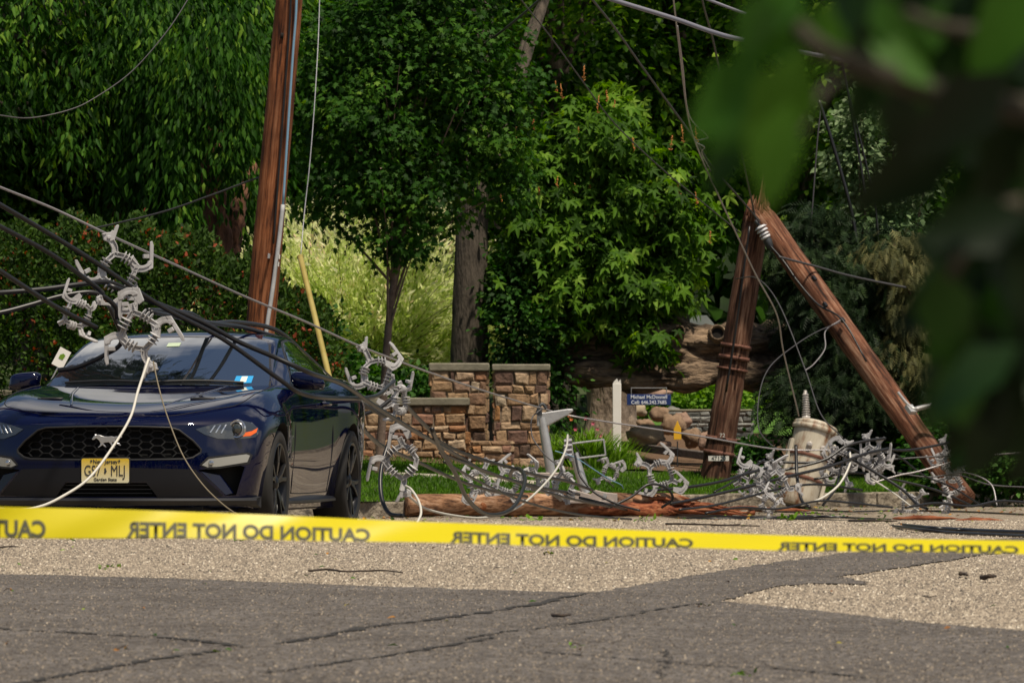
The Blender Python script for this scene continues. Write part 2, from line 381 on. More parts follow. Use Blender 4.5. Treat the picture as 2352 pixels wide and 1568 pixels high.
# mulch beds
m_mulch=mat('mulch',(.085,.048,.026),.95,noise=(30,(.17,.10,.055),.35,.7),bump=(60,1,.02))
def bed(P,dz=.02):
    mb=MB(); n=len(P); 
    us=np.linspace(0,1,24); vs=np.linspace(0,1,10); V=[]
    for v in vs:
        for u in us:
            a=P[0].lerp(P[1],u); b=P[3].lerp(P[2],u); q=a.lerp(b,v); V.append((q.x,q.y,lawn_z(q.x,q.y)+dz+random.uniform(0,.015)))
    Fc=[(j*24+i,j*24+i+1,(j+1)*24+i+1,(j+1)*24+i) for j in range(9) for i in range(23)]
    mb.add(V,Fc,0,.5); return tag(mb.build('mulch_bed',m_mulch),kind='structure')
bed([Vector((1.0,70,0)),Vector((5.5,71.5,0)),Vector((6.2,80,0)),Vector((.9,80,0))])
bed([Vector((-1.9,68.6,0)),Vector((.9,68.3,0)),Vector((.9,70.5,0)),Vector((-1.9,70.2,0))])
bed([Vector((-9,61.5,0)),Vector((-2.4,64,0)),Vector((-2.2,69.5,0)),Vector((-9,70,0))])
# grass blades
m_grass=leafmat('grass_blades',[(0,(.035,.09,.005)),(.5,(.075,.18,.008)),(1,(.17,.30,.03))],.35,.55)
n=110000
gx=rng.uniform(-7.5,6.5,n); t=.15+rng.random(n)**1.2*11.5; gy=np.array([kerb_y(a) for a in gx])+t
keep=~((gy>69.7)&(gx>-2.2)&(gx<.5)) & ~((gx>1.2)&(t>4.6)) & ~((gy>64.5)&(gy<65.1)&(gx<.4)&(gx>-1.45)) & ~((gx<-2.6)&(t>4.5))
gx,gy=gx[keep],gy[keep]; n=len(gx); gz=np.array([lawn_z(a,b) for a,b in zip(gx,gy)])
Pg=np.stack([gx,gy,gz-.004],1); D=rng.normal(size=(n,3))*.45; D[:,2]=1; N=rng.normal(size=(n,3))
V,T=leaves(Pg,D,N,rng.uniform(.035,.085,n),(np.array([(-.1,0,0),(.1,0,0),(.04,.6,.08),(0,1,.25)]),np.array([(0,1,2),(0,2,3)])))
pn=np.sin(gx*1.7+gy*.9)*.12+np.sin(gx*.6-gy*2.1)*.1
o=trimesh('grass',V,T,m_grass,None,np.repeat(np.clip(.42+pn+rng.normal(0,.2,n),0,1),4)); tag(o,'short green lawn grass between the kerb and the stone walls','grass',kind='stuff')
# ------------------------------------------------------------ stone walls
def ramp_mat(name,stops,rough=.9,bump=None,nscale=11,nmul=.5):
    m=bpy.data.materials.new(name); t,b=nodes(m); L=t.links.new
    a=t.nodes.new('ShaderNodeAttribute'); a.attribute_name='rnd'
    r=t.nodes.new('ShaderNodeValToRGB'); e=r.color_ramp.elements
    e[0].position=stops[0][0]; e[0].color=(*stops[0][1],1); e[1].position=stops[-1][0]; e[1].color=(*stops[-1][1],1)
    for p,c in stops[1:-1]: k=e.new(p); k.color=(*c,1)
    L(a.outputs['Fac'],r.inputs['Fac'])
    tcn=t.nodes.new('ShaderNodeTexCoord'); n=t.nodes.new('ShaderNodeTexNoise'); n.inputs['Scale'].default_value=nscale; n.inputs['Detail'].default_value=8; n.inputs['Roughness'].default_value=.7
    L(tcn.outputs['Object'],n.inputs['Vector'])
    r2=t.nodes.new('ShaderNodeValToRGB'); r2.color_ramp.elements[0].color=(*[1-nmul*1.3]*3,1); r2.color_ramp.elements[0].position=.3; r2.color_ramp.elements[1].color=(*[1+nmul*.6]*3,1); r2.color_ramp.elements[1].position=.7
    L(n.outputs['Fac'],r2.inputs['Fac']); mm=t.nodes.new('ShaderNodeMixRGB'); mm.blend_type='MULTIPLY'; mm.inputs[0].default_value=1
    L(r.outputs[0],mm.inputs[1]); L(r2.outputs[0],mm.inputs[2]); L(mm.outputs[0],b.inputs['Base Color']); b.inputs['Roughness'].default_value=rough
    if bump:
        n2=t.nodes.new('ShaderNodeTexNoise'); n2.inputs['Scale'].default_value=bump[0]; n2.inputs['Detail'].default_value=6; L(tcn.outputs['Object'],n2.inputs['Vector'])
        bn=t.nodes.new('ShaderNodeBump'); bn.inputs['Strength'].default_value=bump[1]; bn.inputs['Distance'].default_value=bump[2]; L(n2.outputs['Fac'],bn.inputs['Height']); L(bn.outputs[0],b.inputs['Normal'])
    return m
m_stone=ramp_mat('tan_fieldstone',[(0,(.10,.06,.04)),(.1,(.15,.08,.06)),(.3,(.31,.19,.105)),(.5,(.38,.25,.14)),(.72,(.44,.31,.20)),(.8,(.23,.125,.095)),(.9,(.42,.20,.07)),(1,(.48,.39,.28))],bump=(22,.9,.02))
m_grey=ramp_mat('grey_slate_stone',[(0,(.12,.13,.125)),(.5,(.22,.23,.215)),(1,(.34,.34,.32))],bump=(22,.8,.02))
m_mortar=mat('mortar',(.21,.165,.12),.95,bump=(40,.5,.01))
m_cap=mat('capstone',(.13,.12,.085),.9,noise=(5,(.24,.22,.165),.3,.7),bump=(25,.6,.01))
def stones(mb,x0,x1,yf,z0,z1,rh=(.10,.22),rw=(.12,.36),axis='x',sgn=-1):
    """stones set in a face; axis x: face towards -Y at y=yf ; axis y: x0..x1 are y values, face at x=yf, sgn"""
    z=z0
    while z<z1-.03:
        h=min(random.uniform(*rh),z1-z)
        if z1-z-h<.05: h=z1-z
        u=x0
        while u<x1-.02:
            wd=random.uniform(*rw)*(1 if random.random()<.8 else .5)
            if x1-u-wd<.07: wd=x1-u
            g=.006; a0,a1,b0,b1=u+g,u+wd-g,z+g,z+h-g; e=min(.022,(a1-a0)*.25,(b1-b0)*.25); pr=random.uniform(.018,.045); j=lambda s_=.014:random.uniform(-s_,s_)
            q=[(a0+j(),b0+j()),(a1+j(),b0+j()),(a1+j(),b1+j()),(a0+j(),b1+j())]; i_=[(a0+e+j(),b0+e+j()),(a1-e+j(),b0+e+j()),(a1-e+j(),b1-e+j()),(a0+e+j(),b1-e+j())]
            if axis=='x': V=[(p[0],yf+.03,p[1]) for p in q]+[(p[0],yf-pr*.5,p[1]) for p in q]+[(p[0],yf-pr+j(.006),p[1]) for p in i_]
            else: V=[(yf-sgn*.03,p[0],p[1]) for p in q]+[(yf+sgn*pr*.5,p[0],p[1]) for p in q]+[(yf+sgn*pr,p[0],p[1]) for p in i_]
            Fc=[(8,9,10,11)]+[(k,(k+1)%4,4+(k+1)%4,4+k) for k in range(4)]+[(4+k,4+(k+1)%4,8+(k+1)%4,8+k) for k in range(4)]
            if axis=='y' and sgn>0: pass
            if axis=='y' and sgn<0: Fc=[f[::-1] for f in Fc]
            mb.add(V,Fc,0,random.random()); u+=wd
        z+=h
def stone_thing(name,x0,x1,y0,y1,z0,z1,cap,label,cat,mat_=None,over=.04,group=None,rh=(.08,.20),rw=(.10,.30),sides=True):
    root=empty(name,((x0+x1)/2,(y0+y1)/2,z0)); tag(root,label,cat,group)
    off=Vector(root.location)
    core=MB(); core.box(((x0+x1)/2-off.x,(y0+y1)/2-off.y,(z0-.2+z1)/2-off.z),(x1-x0-.02,y1-y0-.02,z1-z0+.2)); core.build('core',m_mortar,root,smooth=False)
    mb=MB(); X0,X1,Y0,Y1=x0-off.x,x1-off.x,y0-off.y,y1-off.y; h=z1-z0
    stones(mb,X0,X1,Y0+.005,-.05,h,rh,rw)
    if sides:
        stones(mb,Y0,Y1,X1-.005,-.05,h,rh,rw,'y',1); stones(mb,Y0,Y1,X0+.005,-.05,h,rh,rw,'y',-1)
    mb.build('stonework',mat_ or m_stone,root,smooth=False,bevel=.006)
    if cap:
        c=MB(); n=max(1,int((x1-x0)/.75)); 
        for i in range(n):
            a=X0-over+(X1-X0+2*over)*i/n; b=X0-over+(X1-X0+2*over)*(i+1)/n
            c.box(((a+b)/2,(Y0+Y1)/2,h+cap/2+.001),(b-a-.006,Y1-Y0+2*over,cap+random.uniform(-.006,.006)))
        c.build('capstone',m_cap,root,bevel=.015)
    return root
def X(px,d): return (px-W0/2)*d/F
def Z(py,d): return CAMH-(py-YH)*d/F
stone_thing('stone_pillar',X(992,70),X(1117,70),70,70.65,.30,Z(852,70),.095,'tan fieldstone gate pillar joined to the low wall, in front of the big grey trunk','pillar',group='stone gate pillars')
stone_thing('stone_pillar',X(1137,69),X(1257,69),69,69.6,.28,Z(852,69),.085,'free standing fieldstone gate pillar on the right of the gap, reddish stones','pillar',group='stone gate pillars')
stone_thing('stone_wall',X(800,69.8),X(1070,69.8),69.8,70.3,.28,Z(932,69.8),.1,'low tan stone wall with grey cap running from the car to the gate pillar','wall',over=.05,sides=False)
stone_thing('stone_wall',X(-700,66),X(70,66),66,66.4,.05,Z(912,66),.085,'low stone wall at the left edge seen past the car door mirror','wall',sides=False)
stone_thing('stone_step',X(1085,69.2),X(1175,69.2),68.9,69.8,.2,Z(1012,69),0,'short rough stone step in the gap between the gate pillars','step',rh=(.08,.1))
stone_thing('retaining_wall',X(1530,79),X(1727,79),79,79.4,.45,Z(945,79),.03,'grey dry stone retaining wall behind the leaning broken pole','wall',m_grey,rh=(.05,.09),rw=(.12,.35),over=.02)
# ------------------------------------------------------------ vegetation
m_bark=mat('grey_bark',(.03,.024,.018),.95,noise=(14,(.11,.088,.066),.3,.7),bump=(30,1,.03),scale_vec=(1,1,.22))
m_redbark=mat('red_brown_bark',(.022,.010,.006),.95,noise=(9,(.20,.088,.046),.3,.7),bump=(18,1,.05),scale_vec=(1,1,.2))
m_thin=mat('young_bark',(.10,.065,.05),.9,noise=(20,(.18,.13,.10),.3,.7),bump=(40,.6,.01))
m_hang=leafmat('hanging_leaf',[(0,(.010,.036,.004)),(.5,(.030,.10,.009)),(.8,(.075,.19,.015)),(1,(.17,.30,.03))],.45)
m_maple=leafmat('maple_leaf',[(0,(.008,.030,.003)),(.5,(.026,.088,.007)),(.9,(.070,.165,.014)),(1,(.14,.25,.03))],.38)
m_chest=leafmat('chestnut_leaf',[(0,(.018,.05,.004)),(.4,(.060,.145,.009)),(.8,(.125,.25,.018)),(1,(.24,.38,.05))],.42)
m_will=leafmat('willow_leaf',[(0,(.10,.19,.03)),(.25,(.38,.50,.12)),(.55,(.68,.75,.34)),(.85,(.90,.88,.62)),(1,(.88,.70,.50))],.55)
m_hedge=leafmat('hedge_leaf',[(0,(.014,.030,.006)),(.45,(.038,.085,.012)),(.78,(.075,.13,.018)),(.86,(.20,.05,.022)),(1,(.34,.075,.035))],.25)
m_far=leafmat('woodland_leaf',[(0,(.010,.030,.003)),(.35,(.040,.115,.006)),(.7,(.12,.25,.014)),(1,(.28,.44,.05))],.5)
m_con=leafmat('conifer_leaf',[(0,(.006,.015,.006)),(.6,(.016,.035,.010)),(1,(.04,.07,.02))],.1)
m_gold=leafmat('golden_spray',[(0,(.04,.05,.018)),(.5,(.12,.12,.045)),(1,(.24,.22,.09))],.25)
m_pale=leafmat('pale_underside_leaf',[(0,(.05,.10,.03)),(.5,(.15,.23,.10)),(1,(.30,.38,.22))],.3)
m_bush=leafmat('bush_leaf',[(0,(.012,.04,.006)),(.5,(.03,.095,.012)),(1,(.09,.20,.03))],.3)
m_lime=leafmat('lime_leaf',[(0,(.06,.14,.012)),(.5,(.13,.26,.02)),(1,(.24,.40,.05))],.35)
def P3(px,py,d): p=at(px,py,d); return (p.x,p.y,p.z)
def blob(px,py,d,rx,ry,rz): p=at(px,py,d); s=d/F; return (p.x,p.y,p.z,rx*s,ry,rz*s)   # rx, rz in photo px, ry in m
def tree(name,label,cat,d,trunk,r0,bark,blobs,m,ncl,nper,rc,size,tpl,nl=14,group=None,**k):
    b=trunk[0]; base=at(b[0],b[1],d); bz=lawn_z(base.x,d); root=empty(name,(base.x,d,bz)); tag(root,label,cat,group)
    P=[at(p[0],p[1],d+(p[2] if len(p)>2 else 0)) for p in trunk]; P[0].z=bz-.15
    P=catmull(P,8); mb=MB(); off=Vector((base.x,d,bz)); n=len(P)
    rr=[r0*(1-.55*i/(n-1))*(1+.35*max(0,1-i/(n*.12))) for i in range(n)]
    mb.tube([p-off for p in P],rr,12,wob=.05)
    o,C=crown('crown',root,m,[(a-off.x,b_-off.y,c-off.z,e,f,g) for a,b_,c,e,f,g in blobs],ncl,nper,rc,size,tpl,**k)
    limbs(mb,[p-off for p in P],C,nl,r0*.35,(.35,.95))
    mb.build('trunk',bark,root,auto=False); return root
OV=T_ovate(.5,.08,.15); OVN=T_ovate(.34,.07,.18); OVW=T_ovate(.62,.06,.12); MP=T_maple(); PA=T_palm(5); LN=T_lance(); SPR=T_spray()
# big weeping tree, upper left: hanging leaves
tree('weeping_tree','large weeping broadleaf tree with long drooping leafy twigs, filling the upper left','tree',71,[(330,1040),(330,700),(310,400),(260,100),(250,-300)],.22,m_bark,
  [blob(90,130,69,260,1.6,260),blob(350,60,69,220,1.6,200),blob(570,120,69.5,130,1.3,200),blob(-150,200,69,200,2.0,260),blob(470,330,69,110,1.0,190),blob(150,-300,71,480,3,280)],m_hang,430,74,.40,.12,OVN,nl=26,droop=1.3,upn=.4,flat=1.15,base=.48,jit=.5,spread=.22)
# ivy like maple mass below it
tree('ivy_clad_tree','dense small leaved tree with pointed lobed leaves beneath the weeping tree, at the left edge','tree',71.5,[(60,1040),(70,800),(90,500),(110,250)],.15,m_bark,
  [blob(90,400,71,190,1.3,150),blob(220,330,71,120,1.1,150),blob(-120,420,71,190,1.5,200),blob(30,540,70.5,170,1.1,90)],m_hang,420,50,.36,.10,MP,nl=10,droop=.8,upn=.5,base=.5)
# hanging twigs of the right-hand drape
root_dt=tree('drooping_tree','tree with drooping dark green twigs hanging left of the upright pole, behind the hedge','tree',71,[(380,1010),(400,800),(420,500),(430,200)],.14,m_bark,
  [blob(400,380,69,110,1.2,160),blob(470,250,69,130,1.3,200),blob(340,410,69,90,1,90),blob(560,330,70,70,.9,160),blob(450,100,70,200,1.6,130)],m_hang,340,50,.42,.15,OVN,nl=12,droop=2.0,upn=.25,flat=1.4,base=.40)
off_dt=Vector(root_dt.location); crown_extra=crown('hanging_twig',root_dt,m_hang,[(lambda q:(q[0]-off_dt.x,q[1]-off_dt.y,q[2]-off_dt.z,q[3],q[4],q[5]))(blob(a,b,67.0,e,.4,g)) for a,b,e,g in [(455,230,60,110),(420,420,35,120),(540,330,45,90),(500,150,90,80)]],90,40,.3,.12,OVN,droop=2.0,upn=.25,flat=1.4,base=.4)
# hedge
def hedge(name,label,pts,d,depth,m,dens,size,base_z=None):
    """pts: outline top as photo px (x,y) list; builds leaf shell over a rounded mound"""
    xs=[p[0] for p in pts]; ys=[p[1] for p in pts]; x0=X(xs[0],d); x1=X(xs[-1],d); cx=(x0+x1)/2; gz=lawn_z(cx,d)
    root=empty(name,(cx,d,gz)); tag(root,label,'hedge')
    n=int(dens); u=rng.random(n); px=xs[0]+(xs[-1]-xs[0])*u; top=np.interp(px,xs,ys)
    zt=CAMH-(top-YH)*d/F; zt=zt+.10*np.sin(px*.045)+.05*np.sin(px*.12+1)
    ang=rng.random(n)**.9*math.pi*.62
    # front face rises to the top then over
    h=zt-gz; y=d-depth*np.cos(ang)*1.0+rng.normal(0,.1,n)-.0; z=gz+h*np.sin(np.minimum(ang,math.pi/2))**.75+rng.normal(0,.045,n); 
    back=ang>math.pi/2; y[back]=d+depth*rng.random(back.sum())
    xw=(px-W0/2)*d/F+rng.normal(0,.04,n)
    P=np.stack([xw-cx,y-d,z-gz],1)
    D=np.stack([rng.normal(size=n)*.6,-np.cos(ang)*.8+rng.normal(size=n)*.5,np.sin(ang)*.6+rng.normal(size=n)*.5+.3],1); N=rng.normal(size=(n,3))*.6+np.array([0,-.4,.6])
    V,T=leaves(P,D,N,size*rng.uniform(.7,1.3,n),T_ovate(.55,.06,.1))
    rv=.33+.12*np.sin(px*.09+z*5)+rng.normal(0,.16,n)+.55*(rng.random(n)<.055+.05*np.sin(px*.03+z*3)); 
    trimesh('foliage',V,T,m,root,np.repeat(np.clip(rv,0,1),7))
    mb=MB()
    for i in range(26):
        a=random.uniform(x0,x1); pxx=a/d*F+W0/2; zt_=CAMH-(np.interp(pxx,xs,ys)-YH)*d/F
        mb.tube(catmull([(a-cx,random.uniform(-.2,.2),-.1),(a-cx+random.uniform(-.2,.2),random.uniform(-.3,.2),(zt_-gz)*.5),(a-cx+random.uniform(-.3,.3),random.uniform(-.3,.1),(zt_-gz)*.85)],4),[.03,.028,.026,.024,.02,.018,.014,.011,.008],5)
    mb.build('stem',m_thin,root,auto=False); return root
hedge('azalea_hedge','rounded clipped hedge flecked with red young leaves, behind the dark blue car',[(-420,560),(-60,560),(60,545),(150,533),(240,528),(330,540),(430,560),(500,585),(560,612),(620,640),(680,675),(730,730),(775,830),(800,900)],64.2,1.0,m_hedge,80000,.062)
# willow shrub
root=empty('dappled_willow',(X(845,75),75,lawn_z(X(845,75),75))); tag(root,'pale yellow green variegated willow shrub with upswept feathery shoots, behind the upright pole','shrub')
off=Vector(root.location); c0=Vector((0,0,.4)); PP=[];DD=[];RV=[];mb=MB()
for i in range(760):
    a=random.uniform(-1.15,1.15); b=random.uniform(-.9,.5); L=random.uniform(1.7,3.55)*(1-.14*abs(a))
    dirv=Vector((math.sin(a)*1.05,b*.8,math.cos(a)*.95+.05)).normalized(); st=Vector((random.uniform(-.9,.7),random.uniform(-.4,.4),random.uniform(.0,.6)))
    P=catmull([st,st+dirv*L*.5+Vector((0,0,.1)),st+dirv*L+Vector((dirv.x*.25,0,-.22*abs(a)-random.uniform(0,.2)))],7)
    if i%3==0: mb.tube(P,[.012*(1-.8*k/(len(P)-1)) for k in range(len(P))],4)
    t0=random.uniform(-.14,.14)
    for k in range(52):
        t=random.uniform(.25,1)**.8; j=min(int(t*(len(P)-1)),len(P)-2); p=P[j].lerp(P[j+1],t*(len(P)-1)-j)
        PP.append(p+Vector((random.gauss(0,.035),random.gauss(0,.035),random.gauss(0,.035)))); dd=(P[j+1]-P[j]).normalized()+Vector((random.gauss(0,.45),random.gauss(0,.45),random.gauss(0,.35))); DD.append(dd); RV.append(.30+t0+.45*t**2+random.gauss(0,.13))
n=len(PP); V,T=leaves(np.array(PP),np.array(DD),rng.normal(size=(n,3)),rng.uniform(.085,.16,n),(LN[0]*[1.5,1,1],LN[1]))
trimesh('foliage',V,T,m_will,root,np.repeat(np.clip(RV,0,1),4)); mb.build('stem',m_thin,root,auto=False)
# broken red trunk behind hedge
root=empty('snapped_tree',(X(500,67.4),67.4,lawn_z(X(500,67.4),67.4))); tag(root,'reddish brown broken tree trunk with a torn hollow, between the hedge and the upright pole','tree trunk'); off=Vector(root.location)
mb=MB(); rough_tube(mb,[at(497,1010,67.4)-off,at(500,700,67.4)-off,at(500,560,67.4)-off,at(490,420,67.5)-off,at(488,280,67.8)-off,at(480,120,68.4)-off],[.24,.20,.17,.14,.12,.10],28,.045,5,seed=2)
rough_tube(mb,[at(515,640,67.5)-off,at(535,540,67.6)-off,at(552,450,67.8)-off,at(585,380,68.2)-off],[.14,.11,.08,.05],18,.04,5,seed=8)
mb.build('trunk',m_redbark,root,auto=False)
mat('dark_hollow',(.008,.006,.005),1)
# big grey trunk behind pillar, goes up out of the photo
tree('tall_oak','tall oak whose thick grey trunk rises behind the stone gate pillar','tree',72.6,[(1082,1010),(1078,860),(1082,600),(1095,300),(1105,0),(1100,-400)],.275,m_bark,
  [blob(1000,-250,78,420,3,230),blob(1300,-350,78,420,3,260),blob(1150,-600,79,500,4,260),blob(830,60,82,200,1.5,150)],m_far,420,40,.7,.19,OVW,nl=5,base=.45)
# young maple with thin trunk
root=tree('young_maple','young maple with slender leaning trunk and dense dark crown, right of the upright pole','tree',64.6,[(868,1092),(878,960),(890,780),(905,640),(925,560),(935,400),(950,200)],.052,m_thin,
  [blob(900,300,64.6,185,.9,190),blob(1050,250,64.7,130,.9,170),blob(850,440,64.5,130,.8,90),blob(1000,450,64.6,120,.7,100),blob(1050,130,64.8,130,.8,110),blob(790,250,64.8,110,.8,110),blob(930,540,64.4,65,.5,55),blob(790,520,64.5,50,.4,40),blob(1160,350,64.9,60,.6,120),blob(1010,-40,65,190,1,110),blob(860,90,64.8,120,.9,110),blob(740,150,65,70,.7,120),blob(1180,170,65,60,.7,140),blob(700,420,64.8,45,.5,60)],m_maple,520,40,.27,.080,MP,nl=30,droop=.7,upn=.6,base=.45)
# horse chestnut
root=tree('horse_chestnut','young horse chestnut with bright hand shaped leaves and orange flower spikes','tree',73,[(1316,1020),(1318,900),(1322,780),(1335,600),(1350,420),(1345,300)],.048,m_thin,
  [blob(1340,330,73,120,.8,90),blob(1240,450,73,130,.8,120),blob(1430,430,73,150,.8,120),blob(1330,560,73,190,.9,120),blob(1250,640,72.8,140,.8,90),blob(1430,640,72.8,150,.8,90),blob(1360,725,72.8,150,.7,50),blob(1200,620,73,70,.5,70),blob(1560,560,73,60,.5,90),blob(1490,790,72.2,28,.2,50),blob(1440,240,73.4,60,.5,60)],m_chest,470,17,.28,.15,PA,nl=26,droop=.9,upn=.8,base=.46,spread=.2)
off=Vector(root.location); mfl=mat('flower_spike',(.50,.20,.05),.7)
for px,py in [(1125,300),(1190,320),(1228,300),(1340,190),(1280,215),(1292,230),(1395,235),(1410,265),(1278,440),(1320,445),(1355,440),(1455,350),(1418,350),(1560,450),(1240,455),(1500,520),(1600,470),(1630,560),(1150,470),(1330,330),(1372,262),(1570,330),(1540,345),(1600,330)]:
    q=at(px,py,72.6+random.uniform(-.5,.3))-off; mb=MB(); L=random.uniform(.13,.24); tip=Vector((random.uniform(-.03,.03),0,L))
    mb.tube([q,q+tip],[.006,.003],5)
    for k in range(14):
        t=random.random(); s_=q+tip*t; a=random.random()*6.28; rr=.030*(1-t*.7); mb.tube([s_,s_+Vector((math.cos(a)*rr,math.sin(a)*rr,.015))],[.006,.004],4)
    mb.build('flower_spike',mfl,root,auto=False)
# background trees -----------------------------------------------------------
def bgtree(label,d,px,blobs,ncl=240,nper=42,rc=.62,size=.15,m=None,tpl=OVW,name='broadleaf_tree',r0=.2,top=-200,lean=0,**k):
    kk=dict(base=.45,inner=.3); kk.update(k)
    return tree(name,label,'tree',d,[(px,1000),(px+lean*.3,700),(px+lean*.7,300),(px+lean,top)],r0,m_bark,[blob(a,b,d+c,e,f,g) for a,b,c,e,f,g in blobs],m or m_far,ncl,nper,rc,size,tpl,nl=16,group='trees in the wood behind the garden',**kk)
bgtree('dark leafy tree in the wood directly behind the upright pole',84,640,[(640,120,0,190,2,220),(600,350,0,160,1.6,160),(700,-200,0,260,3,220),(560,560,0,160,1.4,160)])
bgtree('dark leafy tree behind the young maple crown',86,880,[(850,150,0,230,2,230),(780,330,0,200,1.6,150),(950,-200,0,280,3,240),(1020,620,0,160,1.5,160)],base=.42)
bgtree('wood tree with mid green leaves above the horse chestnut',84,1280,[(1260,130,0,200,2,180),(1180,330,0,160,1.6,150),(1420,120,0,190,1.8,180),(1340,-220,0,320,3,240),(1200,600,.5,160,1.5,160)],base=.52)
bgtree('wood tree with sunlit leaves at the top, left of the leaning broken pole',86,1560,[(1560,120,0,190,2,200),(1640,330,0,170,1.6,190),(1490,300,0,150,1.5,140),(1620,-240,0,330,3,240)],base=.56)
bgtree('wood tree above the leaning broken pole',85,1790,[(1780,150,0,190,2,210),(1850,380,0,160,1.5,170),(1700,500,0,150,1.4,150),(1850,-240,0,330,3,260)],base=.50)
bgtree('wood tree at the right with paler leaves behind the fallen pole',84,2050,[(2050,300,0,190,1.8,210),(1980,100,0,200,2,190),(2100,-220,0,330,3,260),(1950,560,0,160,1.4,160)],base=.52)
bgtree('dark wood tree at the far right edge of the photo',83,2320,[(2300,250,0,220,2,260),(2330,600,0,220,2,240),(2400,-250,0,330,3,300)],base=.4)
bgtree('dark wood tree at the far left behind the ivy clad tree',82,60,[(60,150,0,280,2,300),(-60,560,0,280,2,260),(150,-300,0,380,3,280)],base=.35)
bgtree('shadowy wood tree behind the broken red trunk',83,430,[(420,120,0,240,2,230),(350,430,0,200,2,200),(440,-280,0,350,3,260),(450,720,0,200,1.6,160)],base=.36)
bgtree('tall wood tree high above the low stone wall',96,1150,[(1150,-100,0,420,3,200),(900,-450,0,500,4,260),(1500,-480,0,500,4,260)],300,size=.2)
bgtree('tall wood tree towering over the weeping tree',84,120,[(100,-700,0,500,4,330),(420,-560,0,420,4,300),(-300,-500,0,420,4,320)],300,size=.2,top=-500)
# far wood as a mass
n=26000; fx=rng.uniform(-26,26,n); fz=rng.uniform(-.5,14,n); fy=rng.uniform(96,104,n)+np.sin(fx*1.3)*1.2
Pf=np.stack([fx,fy,fz+lawn_z(0,98)],1); V,T=leaves(Pf,rng.normal(size=(n,3))+[0,0,-.4],rng.normal(size=(n,3))*.5+[0,-.5,.6],rng.uniform(.35,.7,n),OVW)
o=trimesh('far_woodland',V,T,m_far,None,np.repeat(np.clip(.22+.2*np.sin(fx*.9+fz*.7)+rng.normal(0,.15,n),0,1),7)); tag(o,'deep shaded woodland closing the view behind all the garden trees','woodland',kind='stuff')
mb=MB(); P=[];
for i in range(60):
    x=-30+i; mb.add([(x,108+math.sin(i*1.3),-1),(x+1.02,108+math.sin((i+1)*1.3),-1),(x+1.02,112,13.5+2*math.sin(i*.7+.7)),(x,112,13.5+2*math.sin(i*.7))],[(0,1,2,3)],0,.1)
o=mb.build('wooded_hill',mat('hill_growth',(.008,.018,.006),1,noise=(1.2,(.02,.045,.01),.4,.7)),auto=False); tag(o,kind='structure')
# shrubs
def shrub(label,d,blobs,m,ncl,nper,rc,size,tpl=OVW,name='shrub',group=None,cat='shrub',**k):
    b0=blobs[0]; c=at(b0[0],b0[1],d); gz=lawn_z(c.x,d); root=empty(name,(c.x,d,gz)); tag(root,label,cat,group); off=Vector(root.location)
    kk=dict(droop=.1,inner=.3,upn=.8); kk.update(k)
    o,C=crown('foliage',root,m,[(lambda q:(q[0]-off.x,q[1]-off.y,q[2]-off.z,q[3],q[4],q[5]))(blob(a,b,d+c_,e,f,g)) for a,b,c_,e,f,g in blobs],ncl,nper,rc,size,tpl,**kk)
    mb=MB()
    for i in rng.choice(len(C),min(12,len(C)),replace=False): mb.tube(catmull([(random.uniform(-.1,.1),0,-.05),Vector(C[i])*.5+Vector((0,0,.05)),C[i]],4),[.012,.011,.011,.01,.01,.009,.008,.006,.004],4)
    mb.build('stem',m_thin,root,auto=False); return root
shrub('dark green shrub filling the space below the willow, right of the yellow guy guard',71.5,[(800,890,0,100,.6,60),(900,915,0,100,.6,50),(720,820,0,50,.5,110),(970,900,0,60,.5,40)],m_bush,170,46,.3,.085,base=.42)
shrub('small leafy shrub between the grey trunk and the chestnut, over the pillars',72.5,[(1195,760,0,60,.6,100),(1185,650,0,50,.5,80),(1240,850,0,45,.5,60),(1285,900,0,25,.4,90)],m_bush,110,46,.3,.085,base=.28)
shrub('lime green sunlit shrub behind the blue name board',82,[(1600,920,0,75,.6,45),(1520,930,0,50,.5,30),(1680,925,0,40,.4,35)],m_lime,80,40,.25,.09,base=.5)
shrub('bright green shrub bank behind the retaining wall, right of the leaning pole',84,[(1760,905,0,60,.6,45),(1820,940,0,50,.5,45)],m_lime,70,40,.28,.10,base=.35)
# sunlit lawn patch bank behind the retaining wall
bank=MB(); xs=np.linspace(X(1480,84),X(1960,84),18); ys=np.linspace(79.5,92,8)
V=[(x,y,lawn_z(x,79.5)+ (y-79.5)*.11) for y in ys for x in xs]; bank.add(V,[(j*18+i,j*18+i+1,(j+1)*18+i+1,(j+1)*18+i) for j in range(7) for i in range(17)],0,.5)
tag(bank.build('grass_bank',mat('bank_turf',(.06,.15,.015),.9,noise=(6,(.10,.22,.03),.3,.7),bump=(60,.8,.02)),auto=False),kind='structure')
# dark conifer right of the leaning pole, golden sprays
tree('dark_conifer','dark dense conifer standing behind the leaning broken pole and the fallen top','tree',71.9,[(1850,1030),(1855,800),(1862,720),(1868,640)],.12,m_redbark,
  [blob(1900,700,71.9,80,.8,100),blob(1960,800,71.9,130,.9,140),blob(1900,920,71.6,120,.8,90),blob(2020,930,71.6,100,.8,70),blob(1880,600,72.3,110,.8,110),blob(1990,640,72.3,110,.8,120)],m_con,620,30,.26,.17,SPR,nl=22,droop=.9,upn=.3,base=.45)
tree('golden_cypress','cypress with drooping olive gold sprays, right of the fallen pole top','tree',71.6,[(2130,1040),(2120,850),(2115,760),(2112,680)],.07,m_redbark,
  [blob(2080,700,71.6,55,.5,90),blob(2110,820,71.6,70,.6,110),blob(2160,930,71.6,60,.5,70),blob(2060,600,71.6,80,.5,60)],m_gold,190,26,.22,.16,SPR,nl=14,droop=1.3,upn=.2,base=.42)
